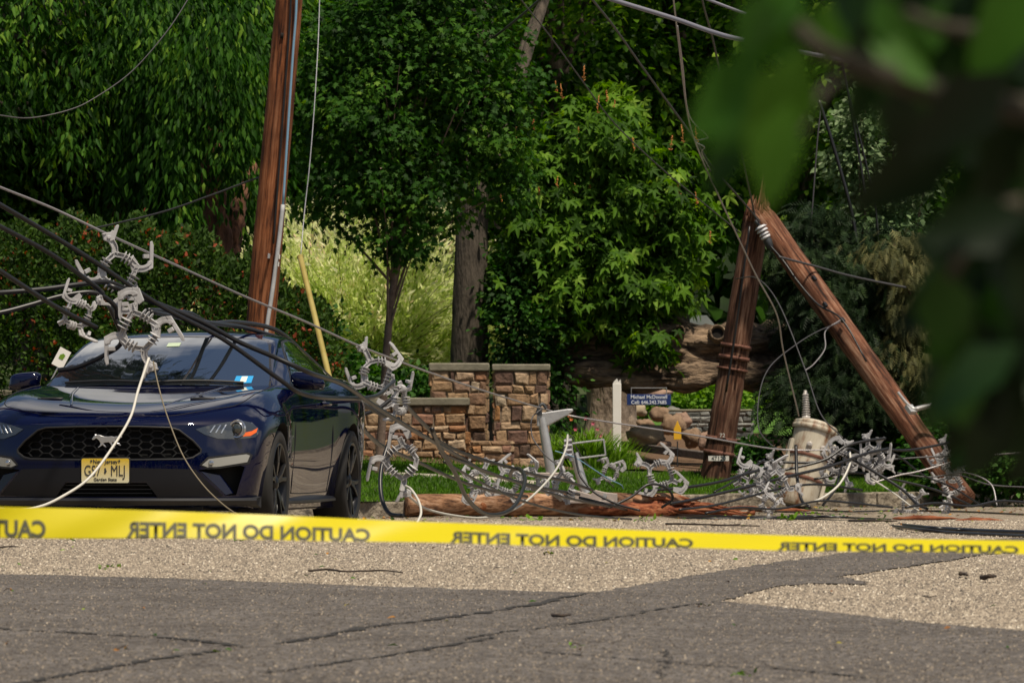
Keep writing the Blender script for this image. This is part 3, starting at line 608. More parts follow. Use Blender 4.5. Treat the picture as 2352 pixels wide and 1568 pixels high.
shrub('pale leaved broken branches of the fallen tree showing silvery leaf undersides',78,[(2010,270,0,80,.6,60),(2110,290,0,70,.5,40),(1960,360,0,50,.5,90),(2020,500,0,70,.5,80),(2080,440,0,60,.5,70),(1980,560,0,50,.5,60)],m_pale,190,30,.3,.10,name='fallen_branch',cat='branch',droop=.3,base=.42)
for i,(a,b,c,e,g,bs,lb) in enumerate([(2230,1010,69.5,110,70,.45,'broad leafy bush at the roadside behind the fallen pole foot'),(2330,930,71,100,110,.38,'tall dark bush at the right edge of the photo'),(2330,1080,68.6,90,55,.6,'low light green bush at the right edge next to the road'),(2060,1050,72,90,55,.35,'low dark bush between the transformer and the fallen pole foot'),(1960,1010,73,60,50,.4,'small bush behind the transformer lid'),(2190,1090,69,60,40,.55,'small bright green bush beside the fallen pole foot'),(1725,1060,71.5,50,42,.35,'low dark bush between the leaning pole and the transformer')]):
    shrub(lb,c,[(a,b,0,e,.6,g),(a+e*.3,b-g*.3,0,e*.6,.5,g*.8)],m_bush,int(e*g/55)+20,40,.24,.075,base=bs)
# day lilies and flowers
def tuft(px,d,n,h,label,m=m_grass,wdt=.25):
    c=at(px,1000,d); gz=lawn_z(c.x,d); root=empty('lily_clump',(c.x,d,gz)); tag(root,label,'plant')
    P=np.stack([rng.normal(0,wdt*.5,n),rng.normal(0,.12,n),np.zeros(n)],1); D=np.stack([P[:,0]*2.2+rng.normal(0,.25,n),rng.normal(0,.3,n),np.ones(n)],1)
    tp=(np.array([(-.025,0,0),(.025,0,0),(-.02,.5,.06),(.02,.5,.06),(-.012,.85,-.05),(.012,.85,-.05),(0,1.0,-.22)]),np.array([(0,1,2),(1,3,2),(2,3,4),(3,5,4),(4,5,6)]))
    V,T=leaves(P,D,np.stack([-D[:,0],-D[:,1],np.full(n,.3)],1),h*rng.uniform(.6,1.15,n),tp); trimesh('foliage',V,T,m,root,np.repeat(rng.uniform(.5,1,n),7)); return root
tuft(1350,69.6,420,.52,'clump of arching grassy day lily leaves in front of the chestnut stem',wdt=.34)
tuft(1410,70.3,260,.36,'smaller clump of arching lily leaves at the foot of the white sign post',wdt=.28)
tuft(1275,70.2,160,.42,'narrow clump of lily leaves right beside the free standing pillar',wdt=.16)
mpk=mat('pink_petal',(.55,.08,.16),.7); mor=mat('orange_petal',(.7,.16,.04),.7); mpu=mat('lilac_petal',(.42,.25,.55),.7)
def flowers(lb,pts,d,m,r=.035,nm='flowering_plant'):
    c=at(pts[0][0],1000,d); gz=lawn_z(c.x,d); root=empty(nm,(c.x,d,gz)); tag(root,lb,'flower'); off=Vector(root.location); st=MB()
    for px,py in pts:
        q=at(px,py,d)-off; mb=MB()
        for k in range(6):
            a=k*1.047; mb.add([q,q+Vector((math.cos(a-.4)*r*.6,-.01,math.sin(a-.4)*r*.6)),q+Vector((math.cos(a)*r,-.015,math.sin(a)*r)),q+Vector((math.cos(a+.4)*r*.6,-.01,math.sin(a+.4)*r*.6))],[(0,1,2,3)])
        mb.build('flower',m,root); st.tube(catmull([(q.x*.6,0,-.02),(q.x*.9,.01,q.z*.5),q+Vector((0,.01,0))],3),.004,4)
    st.build('stem',m_bush,root); return root
flowers('pink flowers on thin stems behind the lily leaves',[(1322,985),(1345,960),(1362,972),(1372,985),(1380,1000),(1340,1010)],71.5,mpk,.03)
flowers('small orange flower beside the chestnut stem',[(1307,953),(1312,962)],71.2,mor,.028)
flowers('lilac coloured flower head behind the transformer',[(1925,990),(1932,1000),(1920,1002),(1936,985),(1928,1010),(1916,990)],71.5,mpu,.05)
flowers('pale pink roses at the foot of the grey retaining wall',[(1675,1048),(1682,1055),(1735,1050),(1745,1056),(1738,1060)],74,mat('rose_petal',(.62,.33,.30),.7),.05)

tree('tall_pine','tall pine beyond the left edge, seen only as a windscreen reflection','tree',56,[(-1100,1010),(-1000,-1500),(-760,-3800),(-700,-5200)],.35,m_redbark,
  [blob(-500,-3300,55,500,3,500),blob(-150,-4300,56,560,3,500),blob(150,-5000,57,420,3,420),blob(-500,-5600,56,700,3.5,600),blob(-900,-4300,56,500,3,700)],m_con,420,30,.75,.42,SPR,nl=30,droop=.5,upn=.3,base=.5)

n=15000; fx=rng.uniform(-30,30,n); fz=rng.uniform(.3,13,n)**.95; fy=-16+np.sin(fx*.8)*2+rng.normal(0,1.2,n); keep=fz<9+3*np.sin(fx*.55)+1.5*np.sin(fx*1.7); fx,fy,fz=fx[keep],fy[keep],fz[keep]; n=len(fx)
V,T=leaves(np.stack([fx,fy,fz],1),rng.normal(size=(n,3))+[0,0,-.4],rng.normal(size=(n,3))*.5+[0,.5,.6],rng.uniform(.5,.9,n),OVW)
o=trimesh('roadside_woodland',V,T,m_far,None,np.repeat(np.clip(.3+rng.normal(0,.2,n),0,1),7)); tag(o,'belt of trees on the near side of the road, mirrored in the car paint','woodland',kind='stuff')
# ------------------------------------------------------------ poles, fallen trunk, garden objects
def wood(name,c1,c2,c3,vs=(1,1,.06)):
    m=bpy.data.materials.new(name); t,b=nodes(m); L=t.links.new
    tcn=t.nodes.new('ShaderNodeTexCoord'); mp=t.nodes.new('ShaderNodeMapping'); mp.inputs['Scale'].default_value=vs; L(tcn.outputs['Object'],mp.inputs[0])
    n=t.nodes.new('ShaderNodeTexNoise'); n.inputs['Scale'].default_value=26; n.inputs['Detail'].default_value=8; n.inputs['Roughness'].default_value=.7; L(mp.outputs[0],n.inputs['Vector'])
    r=t.nodes.new('ShaderNodeValToRGB'); e=r.color_ramp.elements; e[0].position=.38; e[0].color=(*c1,1); e[1].position=.66; e[1].color=(*c3,1); k=e.new(.5); k.color=(*c2,1); L(n.outputs['Fac'],r.inputs['Fac'])
    n2=t.nodes.new('ShaderNodeTexNoise'); n2.inputs['Scale'].default_value=2.2; n2.inputs['Detail'].default_value=4; L(tcn.outputs['Object'],n2.inputs['Vector'])
    r2=t.nodes.new('ShaderNodeValToRGB'); r2.color_ramp.elements[0].position=.35; r2.color_ramp.elements[0].color=(.55,.5,.48,1); r2.color_ramp.elements[1].position=.65; r2.color_ramp.elements[1].color=(1.15,1.1,1.05,1); L(n2.outputs['Fac'],r2.inputs['Fac'])
    mm=t.nodes.new('ShaderNodeMixRGB'); mm.blend_type='MULTIPLY'; mm.inputs[0].default_value=1; L(r.outputs[0],mm.inputs[1]); L(r2.outputs[0],mm.inputs[2]); L(mm.outputs[0],b.inputs['Base Color'])
    bn=t.nodes.new('ShaderNodeBump'); bn.inputs['Strength'].default_value=.8; bn.inputs['Distance'].default_value=.008; L(n.outputs['Fac'],bn.inputs['Height']); L(bn.outputs[0],b.inputs['Normal']); b.inputs['Roughness'].default_value=.85; b.inputs['Specular IOR Level'].default_value=.25
    return m
m_pole=wood('creosoted_red_wood',(.035,.012,.006),(.19,.066,.024),(.33,.155,.08))
m_pole2=wood('weathered_brown_wood',(.02,.010,.007),(.11,.050,.030),(.27,.17,.12))
m_pole3=wood('red_brown_pole_wood',(.025,.011,.007),(.155,.062,.032),(.33,.21,.145))
m_log=wood('grey_brown_log_wood',(.06,.03,.02),(.26,.14,.08),(.40,.25,.16))
m_splint=wood('fresh_splinter_wood',(.20,.06,.025),(.42,.15,.06),(.60,.30,.14))
m_steel=mat('galvanised_steel',(.42,.42,.42),.45,.7,noise=(14,(.56,.56,.55),.3,.7),bump=(50,.2,.003))
m_rust=mat('rusty_band',(.10,.04,.025),.8,.3,noise=(20,(.22,.10,.07),.3,.7))
m_blackr=mat('black_cable_jacket',(.010,.010,.011),.38,spec=.5)
m_bluew=mat('faded_blue_cable',(.16,.30,.42),.5)
m_whitep=mat('white_conduit',(.33,.34,.35),.5,noise=(8,(.48,.49,.50),.3,.7))
def axis_root(name,a,b,label,cat,group=None):
    """empty at a with its local z along a->b"""
    root=empty(name,a); root.rotation_mode='QUATERNION'; root.rotation_quaternion=(b-a).to_track_quat('Z','Y'); return tag(root,label,cat,group)
def pole_mesh(L,r0,r1,n=22,segs=40,wob=.006):
    mb=MB(); P=[Vector((0,0,L*i/segs)) for i in range(segs+1)]; mb.tube(P,[r0+(r1-r0)*i/segs+random.uniform(-wob,wob)*.5 for i in range(segs+1)],n,wob=.012); return mb
def facing(root,dirv=Vector((0,-1,0))):
    q=root.rotation_quaternion.to_matrix(); v=q.transposed()@dirv; return v
# upright pole
a=at(562,1160,60); b=at(664,0,60); b=a+(b-a)*1.9
root=axis_root('utility_pole',a-(b-a).normalized()*.4,b,'tall reddish brown utility pole leaning slightly right, standing behind the blue car','utility pole')
L=(b-a).length+.4; pole_mesh(L,.165,.12).build('shaft',m_pole,root,auto=False)
inv=root.rotation_quaternion.to_matrix().inverted(); r0loc=Vector(root.location)
def loc(p): return inv@(p-r0loc)
def on_pole(px,py,frontd,k=0): return loc(at(px,py,frontd))
P=[on_pole(x,y,59.80) for x,y in [(683,-250),(681,0),(673,120),(661,300),(650,470)]]
mb=MB(); mb.tube(catmull(P,6),.013,8); mb.build('blue_cable',m_bluew,root,auto=False)
P=[on_pole(x,y,59.79) for x,y in [(650,470),(640,560),(624,680),(612,760),(585,1000)]]
mb=MB(); mb.tube(catmull(P,6),.022,8); mb.build('conduit',m_whitep,root,auto=False)
P=[on_pole(x,y,59.82) for x,y in [(672,-250),(668,0),(660,130),(640,400),(628,560)]]
mb=MB(); mb.tube(catmull(P,6),.011,6); mb.build('ground_wire',m_blackr,root,auto=False)
mb=MB(); mb.box(on_pole(618,588,59.78),(.16,.02,.05)); mb.build('tag_plate',m_steel,root)
mt=mat('number_tag',(.62,.60,.55),.6)
for q,tx in [((642,590),'233'),((640,607),'94W')]:
    mb=MB(); c=on_pole(*q,59.79); mb.box(c,(.085,.012,.045)); t_=mb.build('number_tag',mt,root)
    cu=bpy.data.curves.new('number','FONT'); cu.body=tx; cu.size=.045; cu.align_x='CENTER'; cu.align_y='CENTER'; cu.extrude=.001
    to=bpy.data.objects.new('tmp',cu); COL.objects.link(to); dg=bpy.context.evaluated_depsgraph_get(); me=bpy.data.meshes.new_from_object(to.evaluated_get(dg)); bpy.data.objects.remove(to)
    me.materials.clear(); me.materials.append(mat('ink',(.03,.03,.03),.7)); o=bpy.data.objects.new('number',me); COL.objects.link(o); o.parent=t_; o.location=c+Vector((0,-.009,0)); o.rotation_euler=(R(90),0,0)
mb=MB(); c=on_pole(645,82,59.86); mb.tube([c,c+Vector((0,-.03,0))],.03,10); mb.build('knot_hole',mat('dark_hollow',(.008,.006,.005),1) if 'dark_hollow' not in MATS else MATS['dark_hollow'],root)
# guy wire with yellow guard
g0=at(757,880,58.5); g1=at(690,592,60.2); g0=g0+(g0-g1)*.9
root=empty('guy_wire_guard',g0); tag(root,'slanting yellow plastic guy wire guard with a wire going up, right of the upright pole','guy wire guard')
gm=mat('yellow_guard',(.26,.20,.04),.55,noise=(4,(.36,.29,.09),.3,.7)); mb=MB(); mb.tube(catmull([Vector((0,0,0)),(g1-g0)*.5+Vector((.01,0,0)),g1-g0],8),.030,12); mb.tube([(g1-g0),(g1-g0)*1.004],.036,12); mb.build('guard_tube',gm,root,auto=False)
mb=MB(); mb.tube([p-g0 for p in catmull([g1,at(700,480,60.4),at(712,370,60.5),at(725,200,60.7),at(734,0,61),at(736,-300,61.3)],6)],.006,6); mb.build('wire',m_steel,root,auto=False)
# leaning broken pole stump
a=at(1640,1110,69.5); b=at(1738,500,69.5); u=(b-a).normalized(); a0=a-u*.5
root=axis_root('broken_pole',a0,b,'broken utility pole still standing, leaning right, snapped at the top above the white insulator','utility pole')
inv=root.rotation_quaternion.to_matrix().inverted(); r0loc=Vector(root.location); L=(b-a0).length
pole_mesh(L,.185,.155).build('shaft',m_pole2,root,auto=False)
mb=MB()
for i in range(34):   # splintered top
    aa=random.uniform(0,6.28); rr=.155*math.sqrt(random.random()); h=random.uniform(.04,.30)+ (.35 if math.cos(aa)>.2 and rr<.11 and random.random()<.5 else 0)
    mb.tube([(math.cos(aa)*rr,math.sin(aa)*rr,L-.06),(math.cos(aa)*rr*.92+random.uniform(-.015,.015)+.02*h,math.sin(aa)*rr*.9,L+h)],[.034,.004],5)
for dx in (.05,.075,.1): mb.tube([(dx-.03,-.04,L-.05),(dx+.0,-.04,L+.42+dx)],[.05,.006],6)
mb.build('splinter',m_pole3,root,auto=False)
for py,hh,mm_ in [(795,.045,m_rust),(822,.05,m_rust),(848,.03,m_rust),(1008,.05,m_rust),(1040,.05,m_rust)]:
    t=(at(1640,py,69.5).z-a0.z)/(b.z-a0.z)*L; mb=MB(); mb.tube([(0,0,t-hh/2),(0,0,t+hh/2)],.192,22); 
    mb.tube([(-.2,-.06,t),(-.25,-.07,t)],.018,6); mb.build('strap',mm_,root,auto=False)
for py,tx in [(1000,'72'),(1052,'47120')]:
    t=(at(1640,py,69.5).z-a0.z)/(b.z-a0.z)*L; fv=inv@Vector((0,-1,0)); c=fv*.195+Vector((0,0,t))
    mb=MB(); 
    m3=Matrix((inv@Vector((1,0,0)),fv*-1,inv@Vector((0,0,1)))).transposed(); mb.box(c,(.05*len(tx),.008,.06),m3); tg=mb.build('number_tag',m_rust if tx=='72' else mt,root)
    cu=bpy.data.curves.new('number','FONT'); cu.body=tx; cu.size=.07; cu.align_x='CENTER'; cu.align_y='CENTER'; cu.extrude=.001
    to=bpy.data.objects.new('tmp',cu); COL.objects.link(to); dg=bpy.context.evaluated_depsgraph_get(); me=bpy.data.meshes.new_from_object(to.evaluated_get(dg)); bpy.data.objects.remove(to)
    me.materials.clear(); me.materials.append(MATS['ink'] if tx!='72' else mt); o=bpy.data.objects.new('number',me); COL.objects.link(o); o.parent=tg; o.matrix_local=Matrix.Translation(c+fv*.007)@m3.to_4x4()@Matrix.Rotation(R(90),4,'X')
mb=MB(); P=[loc(at(x,y,69.28)) for x,y in [(1722,520),(1706,640),(1690,760),(1668,900)]]; mb.tube(catmull(P,5),.012,6); mb.build('ground_wire',m_blackr,root,auto=False)
# fallen top of the pole
a=at(1757,505,69.3); b=at(2215,1150,66.6)
root=axis_root('fallen_pole_top',b,a,'snapped off top of the utility pole resting against the stump, slanting down to the right','utility pole')
inv=root.rotation_quaternion.to_matrix().inverted(); r0loc=Vector(root.location); L=(b-a).length
pole_mesh(L,.145,.15).build('shaft',m_pole3,root,auto=False)
mb=MB()
for i in range(22):
    aa=random.uniform(0,6.28); rr=.14*math.sqrt(random.random()); h=random.uniform(.05,.3); mb.tube([(math.cos(aa)*rr,math.sin(aa)*rr,L-.05),(math.cos(aa)*rr*.9,math.sin(aa)*rr*.9,L+h)],[.034,.004],5)
mb.build('splinter',m_pole3,root,auto=False)
mb=MB(); P=[loc(at(x,y,66.9)) for x,y in [(2062,900),(2082,925),(2100,938),(2120,935),(2150,928),(2165,922)]]; mb.tube(catmull(P,4),[.018]*9+[.03]*12,8); 
q=loc(at(2092,940,66.9)); mb.box(q,(.10,.05,.12)); mb.build('pole_bracket',m_steel,root)
for px,py in [(1870,640),(1895,700),(1935,735),(1960,780),(1990,835),(2010,880)]:
    c=loc(at(px,py,68.0)); mb=MB(); mb.box(c,(.04,.04,.06)); mb.build('wire_clip',m_blackr,root,smooth=False)
mb=MB(); P=[loc(at(x,y,68.6-(x-1770)*.0045)) for x,y in [(1765,560),(1800,600),(1835,650),(1880,700),(1935,735),(1990,830)]]; mb.tube(catmull(P,5),.012,6); mb.build('riser_wire',m_blackr,root,auto=False)
# white insulator cluster at the break
c=at(1752,532,69.0); root=empty('insulator',c); tag(root,'white and grey porcelain insulator dangling at the break of the leaning pole','insulator'); root.rotation_euler=(0,R(-28),0)
mb=MB(); 
for k in range(4): mb.lathe([(0,.08-k*.045),(.05+.012*(k%2),.075-k*.045),(.085-.008*k,.05-k*.045),(.05,.045-k*.045),(0,.04-k*.045)],20)
mb.build('skirt',mat('porcelain',(.60,.60,.62),.25,coat=.3),root,auto=False)
mb=MB(); mb.lathe([(0,-.1),(.05,-.1),(.055,-.13),(.05,-.2),(.03,-.24),(0,-.25)],16); mb.tube([(0,0,.08),(-.02,0,.16)],.02,8); mb.build('cap',mat('dark_iron',(.06,.065,.07),.5,.6),root)
mb=MB(); mb.tube(catmull([(.0,0,-.24),(.05,0,-.30),(.03,0,-.36),(.06,0,-.4)],4),.018,6); mb.build('tail',MATS['dark_iron'],root)
# log on the road
la=at(935,1156,59.6); lb=at(1560,1158,60.5); la.z=DROP+.125; lb.z=DROP+.12
root=empty('broken_pole_log',la); tag(root,'length of broken utility pole lying along the kerb, splintered reddish at its right end','fallen pole')
mlog=wood('log_wood_lengthwise',(.05,.025,.016),(.26,.14,.075),(.46,.31,.21),(.06,1,1))
mspl=wood('splinter_lengthwise',(.08,.02,.01),(.28,.09,.04),(.46,.22,.11),(.06,1,1))
mb=MB(); rough_tube(mb,[Vector((0,0,0)),(lb-la)*.33,(lb-la)*.66,lb-la],[.118,.125,.128,.125],22,.018,4); mb.build('shaft',mlog,root,auto=False)
mb=MB(); d_=(lb-la)
rough_tube(mb,[d_*.62+Vector((0,-.06,-.05)),d_*.9+Vector((0,-.10,-.05)),d_*1.1+Vector((0,-.06,-.07)),d_*1.28+Vector((0,-.03,-.09))],[.06,.09,.06,.02],14,.03,6,seed=3)
for i in range(46):
    t=random.uniform(.88,1.0); st=d_*t+Vector((0,random.uniform(-.12,.1),random.uniform(-.09,.09))); Ls=random.uniform(.2,.9)*(1 if st.z<0 else .45)
    mb.tube([st,st+Vector((Ls*.5,random.uniform(-.03,.03),random.uniform(-.02,.02))),st+Vector((Ls,.01,min(.02,-.03-.05*Ls)))],[.03,.02,.003],5)
mb.build('splinter',mspl,root,auto=False)
for px,py in [(1105,1163),(1335,1150)]:
    c=at(px,py,59.62+.0)-la; c.y=(d_*((px-935)/625)).y-.115; mb=MB(); mb.lathe([(0,.012),(.02,.016),(.045,.004),(.05,-.01)],14,Matrix.Translation(c)@Matrix.Rotation(R(90),4,'X')@Matrix.Scale(1.2,4,(1,0,0))); mb.build('knot',m_pole,root,auto=False)
# loose splinters on the road
for i,(px,py,L,lb_) in enumerate([(1720,1167,.55,'long reddish wood splinter lying right of the broken log'),(1795,1172,.75,'thin dark reddish splinter on the road below the transformer'),(1640,1175,.6,'reddish wood splinter in front of the log end'),(2130,1190,.7,'slender red brown splinter far out on the road at the right'),(2250,1212,.45,'short brown splinter near the right end of the road cables')]):
    z=road_z(58)+.02; d=(CAMH-z)*F/(py-YH); c=at(px,py,d); c.z=road_z(d)+.02
    mb=MB(); rough_tube(mb,[Vector((-L/2,0,0)),Vector((0,random.uniform(-.04,.04),.008)),Vector((L/2,random.uniform(-.1,.1),-.003))],[.006,.026,.02,.004],8,.008,9,seed=i); o=mb.build('wood_splinter',mspl,None,auto=False); o.location=c; tag(o,lb_,'wood splinter','splinters of the broken pole')
# fallen tree trunk
root=empty('fallen_tree',at(1320,820,73)); tag(root,'huge fallen tree trunk with knots lying across behind the leaning pole, dark underneath','tree trunk'); off=Vector(root.location)
mft=mat('fallen_bark',(.04,.026,.017),.95,noise=(7,(.40,.28,.18),.38,.75),bump=(16,1,.08),scale_vec=(.3,1,1.6))
mb=MB(); rough_tube(mb,[at(1255,812,73.2)-off,at(1400,812,73)-off,at(1560,800,72.9)-off,at(1700,805,73)-off,at(1800,800,73.4)-off,at(1850,800,74)-off],[.26,.28,.36,.31,.30,.26,.22],44,.17,2.6)
rough_tube(mb,[at(1300,858,72.7)-off,at(1450,868,72.5)-off,at(1600,865,72.4)-off,at(1740,862,72.5)-off,at(1830,858,73)-off],[.14,.15,.16,.15,.14],30,.10,3,seed=5)
mb.build('trunk',mft,root,auto=False)
for px,py,s_ in [(1648,765,.09),(1560,760,.06),(1482,768,.06)]:
    c=at(px,py,72.55)-off; mb=MB(); mb.lathe([(.012,-.06),(s_*.6,-.04),(s_*.85,.02),(s_,.06),(s_*1.15,.04),(s_*1.4,-.06)],16,Matrix.Translation(c+Vector((0,-.02,0)))@Matrix.Rotation(R(80),4,'X')); mb.build('knot',mft,root,auto=False)
    mb=MB(); mb.lathe([(0,.0),(s_*.8,-.005)],14,Matrix.Translation(c+Vector((0,-.03,0)))@Matrix.Rotation(R(80),4,'X')); mb.build('knot_hollow',MATS['dark_hollow'],root,auto=False)
# rooted stump
c=at(1395,1000,76.5); gz=lawn_z(c.x,c.y)+.0; root=empty('tree_stump',(c.x,c.y,gz)); tag(root,'wide grey brown stump with flaring roots behind the white sign post','tree stump')
msb=mat('stump_bark',(.10,.075,.055),.95,noise=(16,(.25,.195,.15),.3,.7),bump=(14,1,.06),scale_vec=(1,1,.4))
mb=MB(); V=[];Fc=[]; nn=36; hs=[-.2,0,.1,.25,.42,.6,.75,.85,.95]; rs=[.75,.62,.47,.36,.32,.31,.31,.32,.32]
for j,(h,r_) in enumerate(zip(hs,rs)):
    for k in range(nn): a=k*2*math.pi/nn; rr=r_*(1+.10*math.sin(a*5+1)*max(0,1-h)+.04*random.uniform(-1,1)); V.append((math.cos(a)*rr*1.05+.05,math.sin(a)*rr,h))
for j in range(len(hs)-1):
    for k in range(nn): Fc.append((j*nn+k,j*nn+(k+1)%nn,(j+1)*nn+(k+1)%nn,(j+1)*nn+k))
Fc.append(tuple((len(hs)-1)*nn+k for k in range(nn))); mb.add(V,Fc); 
rough_tube(mb,[Vector((.25,-.1,.35)),Vector((.5,-.25,.12)),Vector((.75,-.35,-.08))],[.14,.10,.05],12,.02,5)
mb.build('trunk',msb,root,auto=False)
# boulders
def rock(px,py,d,w,h,label,col,seed):
    c=at(px,py,d); mb=MB(); V=[];Fc=[]; from mathutils import noise as mn; n=18; m=10; s_=d/F
    for j in range(m+1):
        for i in range(n):
            th=math.pi*j/m; ph=2*math.pi*i/n; v=Vector((math.sin(th)*math.cos(ph),math.sin(th)*math.sin(ph),math.cos(th))); k=1+.42*mn.noise(v*1.5+Vector((seed,0,0)))+.12*mn.noise(v*4+Vector((seed,3,0)))
            V.append((v.x*w*s_/2*k,v.y*w*s_*.4*k,v.z*h*s_/2*k))
    Fc=[(j*n+i,(j+1)*n+i,(j+1)*n+(i+1)%n,j*n+(i+1)%n) for j in range(m) for i in range(n)]; mb.add(V,Fc)
    o=mb.build('boulder',mat('rock_%d'%(col),[(.24,.185,.12),(.15,.095,.06),(.20,.12,.085),(.11,.11,.10)][col],.9,noise=(9,[(.40,.33,.23),(.30,.20,.13),(.36,.24,.18),(.22,.22,.20)][col],.3,.7),bump=(12,.6,.03)),auto=False); o.location=c; tag(o,label,'boulder','boulders in the rockery')
for k,r_ in enumerate([(1490,1000,72.8,92,50,'large smooth tan boulder right of the white sign post',0),(1462,940,78,48,34,'cream boulder just under the blue name board',0),(1516,952,78.5,50,36,'round brown boulder left of the grey retaining wall',1),(1545,975,76,60,52,'brown upright boulder behind the yellow garden marker',1),(1568,965,76.6,42,36,'pinkish boulder to the right of the yellow marker',2),(1525,1022,72.6,34,22,'small pinkish boulder at the end of the big smooth one',2),(1620,1015,72.4,34,44,'upright pinkish boulder left of the leaning pole',2),(1590,1005,74.5,46,40,'brown boulder between the yellow marker and the leaning pole',1),(1480,975,76,40,28,'small brown boulder behind the big smooth tan one',1),(1510,905,80,60,26,'reddish boulder behind the right end of the name board',2),(1540,945,80,46,22,'grey boulder touching the retaining wall end',3)]):
    rock(*r_[:6],r_[6],k*3.1)
# timber edging
a=at(1432,1022,73.2); b=at(1700,1056,71.0); mb=MB(); mb.beam(Vector((0,0,0)),b-a,.12,.10,up=(0,0,1)); o=mb.build('timber_edging',mat('old_timber',(.06,.05,.045),.9,noise=(12,(.13,.11,.10),.3,.7),bump=(20,.6,.01)),bevel=.01); o.location=a; tag(o,'dark timber edging board sloping down in front of the boulders','edging')
# yellow marker
c=at(1556,1035,72.0); root=empty('garden_marker',c); tag(root,'yellow marker flag on a thin dark stake among the boulders','marker')
mb=MB(); mb.tube([(0,0,-.2),(0,0,.12)],.008,6); mb.build('stake',MATS['dark_iron'],root)
mb=MB(); mb.prism([(-.05,.14),(.05,.14),(.045,.28),(.02,.33),(0,.38),(-.02,.33),(-.045,.28)],.02); mb.build('flag',mat('yellow_plastic',(.75,.42,.02),.5),root,bevel=.004)
c=at(1823,885,75.2); mb=MB(); mb.prism([(-.03,-.09),(.03,-.09),(.03,.06),(.01,.09),(-.03,.09)],.01); o=mb.build('yellow_ribbon',MATS['yellow_plastic']); o.location=c; tag(o,'small yellow ribbon hanging in the dark conifer','ribbon')
# estate agent sign post
c=at(1417,1035,72.0); root=empty('sign_post',c); tag(root,'white wooden sign post standing in the bed left of the blue name boards','sign post'); off=Vector(root.location); zt=at(1417,880,72.0).z-off.z
mw=mat('white_painted_wood',(.74,.71,.65),.6,noise=(5,(.82,.80,.76),.3,.7)); mb=MB(); mb.box((0,0,zt/2-.15),(.105,.105,zt+.3)); mb.build('post',mw,root,bevel=.006)
mb=MB(); mb.prism([(-.05,0),(.05,0),(.045,.05),(.02,.02),(0,.06),(-.03,.03)],.1,Matrix.Translation((0,0,zt))); mb.build('split_top',mw,root,smooth=False)
mb=MB(); mb.box((0,0,.01),(.15,.15,.05)); mb.build('base_block',mw,root,bevel=.006)
def text(parent,body,size,locv,m,extr=.002,sx=1,rot=(R(90),0,0),name='lettering',bold=0,align='CENTER'):
    cu=bpy.data.curves.new('t','FONT'); cu.body=body; cu.size=size; cu.align_x=align; cu.align_y='CENTER'; cu.extrude=extr; cu.offset=bold
    to=bpy.data.objects.new('tmp',cu); COL.objects.link(to); dg=bpy.context.evaluated_depsgraph_get(); me=bpy.data.meshes.new_from_object(to.evaluated_get(dg)); bpy.data.objects.remove(to)
    me.materials.clear(); me.materials.append(m); o=bpy.data.objects.new(name,me); COL.objects.link(o); o.parent=parent; o.location=locv; o.rotation_euler=rot; o.scale=(sx,1,1); return o
mnavy=mat('navy_board',(.010,.030,.14),.4); mlet=mat('white_lettering',(.80,.84,.9),.5)
for (x0,x1,y0,y1,d_,lines,lb_) in [(1440,1541,905,930,71.9,['Michael McDonnell','Cell: 646.242.7685'],'narrow navy board with two lines of white writing hanging under the fallen trunk'),(1442,1520,846,891,73.6,[],'larger navy board mostly hidden by the fallen trunk, only its lower edge showing')]:
    s_=d_/F; cx,cy=(x0+x1)/2,(y0+y1)/2; c=at(cx,cy,d_); r2=empty('name_board',c); tag(r2,lb_,'sign board'); w_,h_=(x1-x0)*s_,(y1-y0)*s_
    mb=MB(); mb.box((0,0,0),(w_,.02,h_)); mb.build('board',mnavy,r2,bevel=.003)
    if lines:
        for i,l in enumerate(lines): text(r2,l,.064,(0,-.013,.032-i*.066),mlet,sx=.92,bold=.0004)
    else: text(r2,'Cell: 201.350.5600',.045,(-.02,-.013,-h_/2+.03),mlet)
    mb=MB(); mb.tube([(-.4*w_,0,h_/2),(-.4*w_,0,h_/2+.08)],.005,6); mb.tube([(.4*w_,0,h_/2),(.4*w_,0,h_/2+.08)],.005,6); mb.beam((-.41*w_,0,h_/2+.08),(.41*w_,0,h_/2+.08),.01,.01,up=(0,0,1)); mb.build('hanger',m_steel,r2)
# outbuilding glimpsed behind the trunk
c=at(1540,850,88); gz=lawn_z(c.x,90)-.2; root=empty('outbuilding',(c.x,90,gz)); tag(root,'low building with a white roof edge glimpsed above the fallen trunk','building'); zt=at(1540,742,88).z-gz
mb=MB(); mb.box((0,1.5,zt/2),(2.2,3,zt)); mb.build('wall',mat('shed_wall',(.10,.09,.08),.9),root,smooth=False)
mb=MB(); mb.prism([(X(1478,90)-c.x-.0,zt+.002),(.75,zt+.002),(.62,zt+.16),(X(1500,90)-c.x,zt+.16)],3.2,Matrix.Translation((0,1.5,0))); mb.build('roof',mat('white_roof',(.92,.93,.94),.5),root,smooth=False)
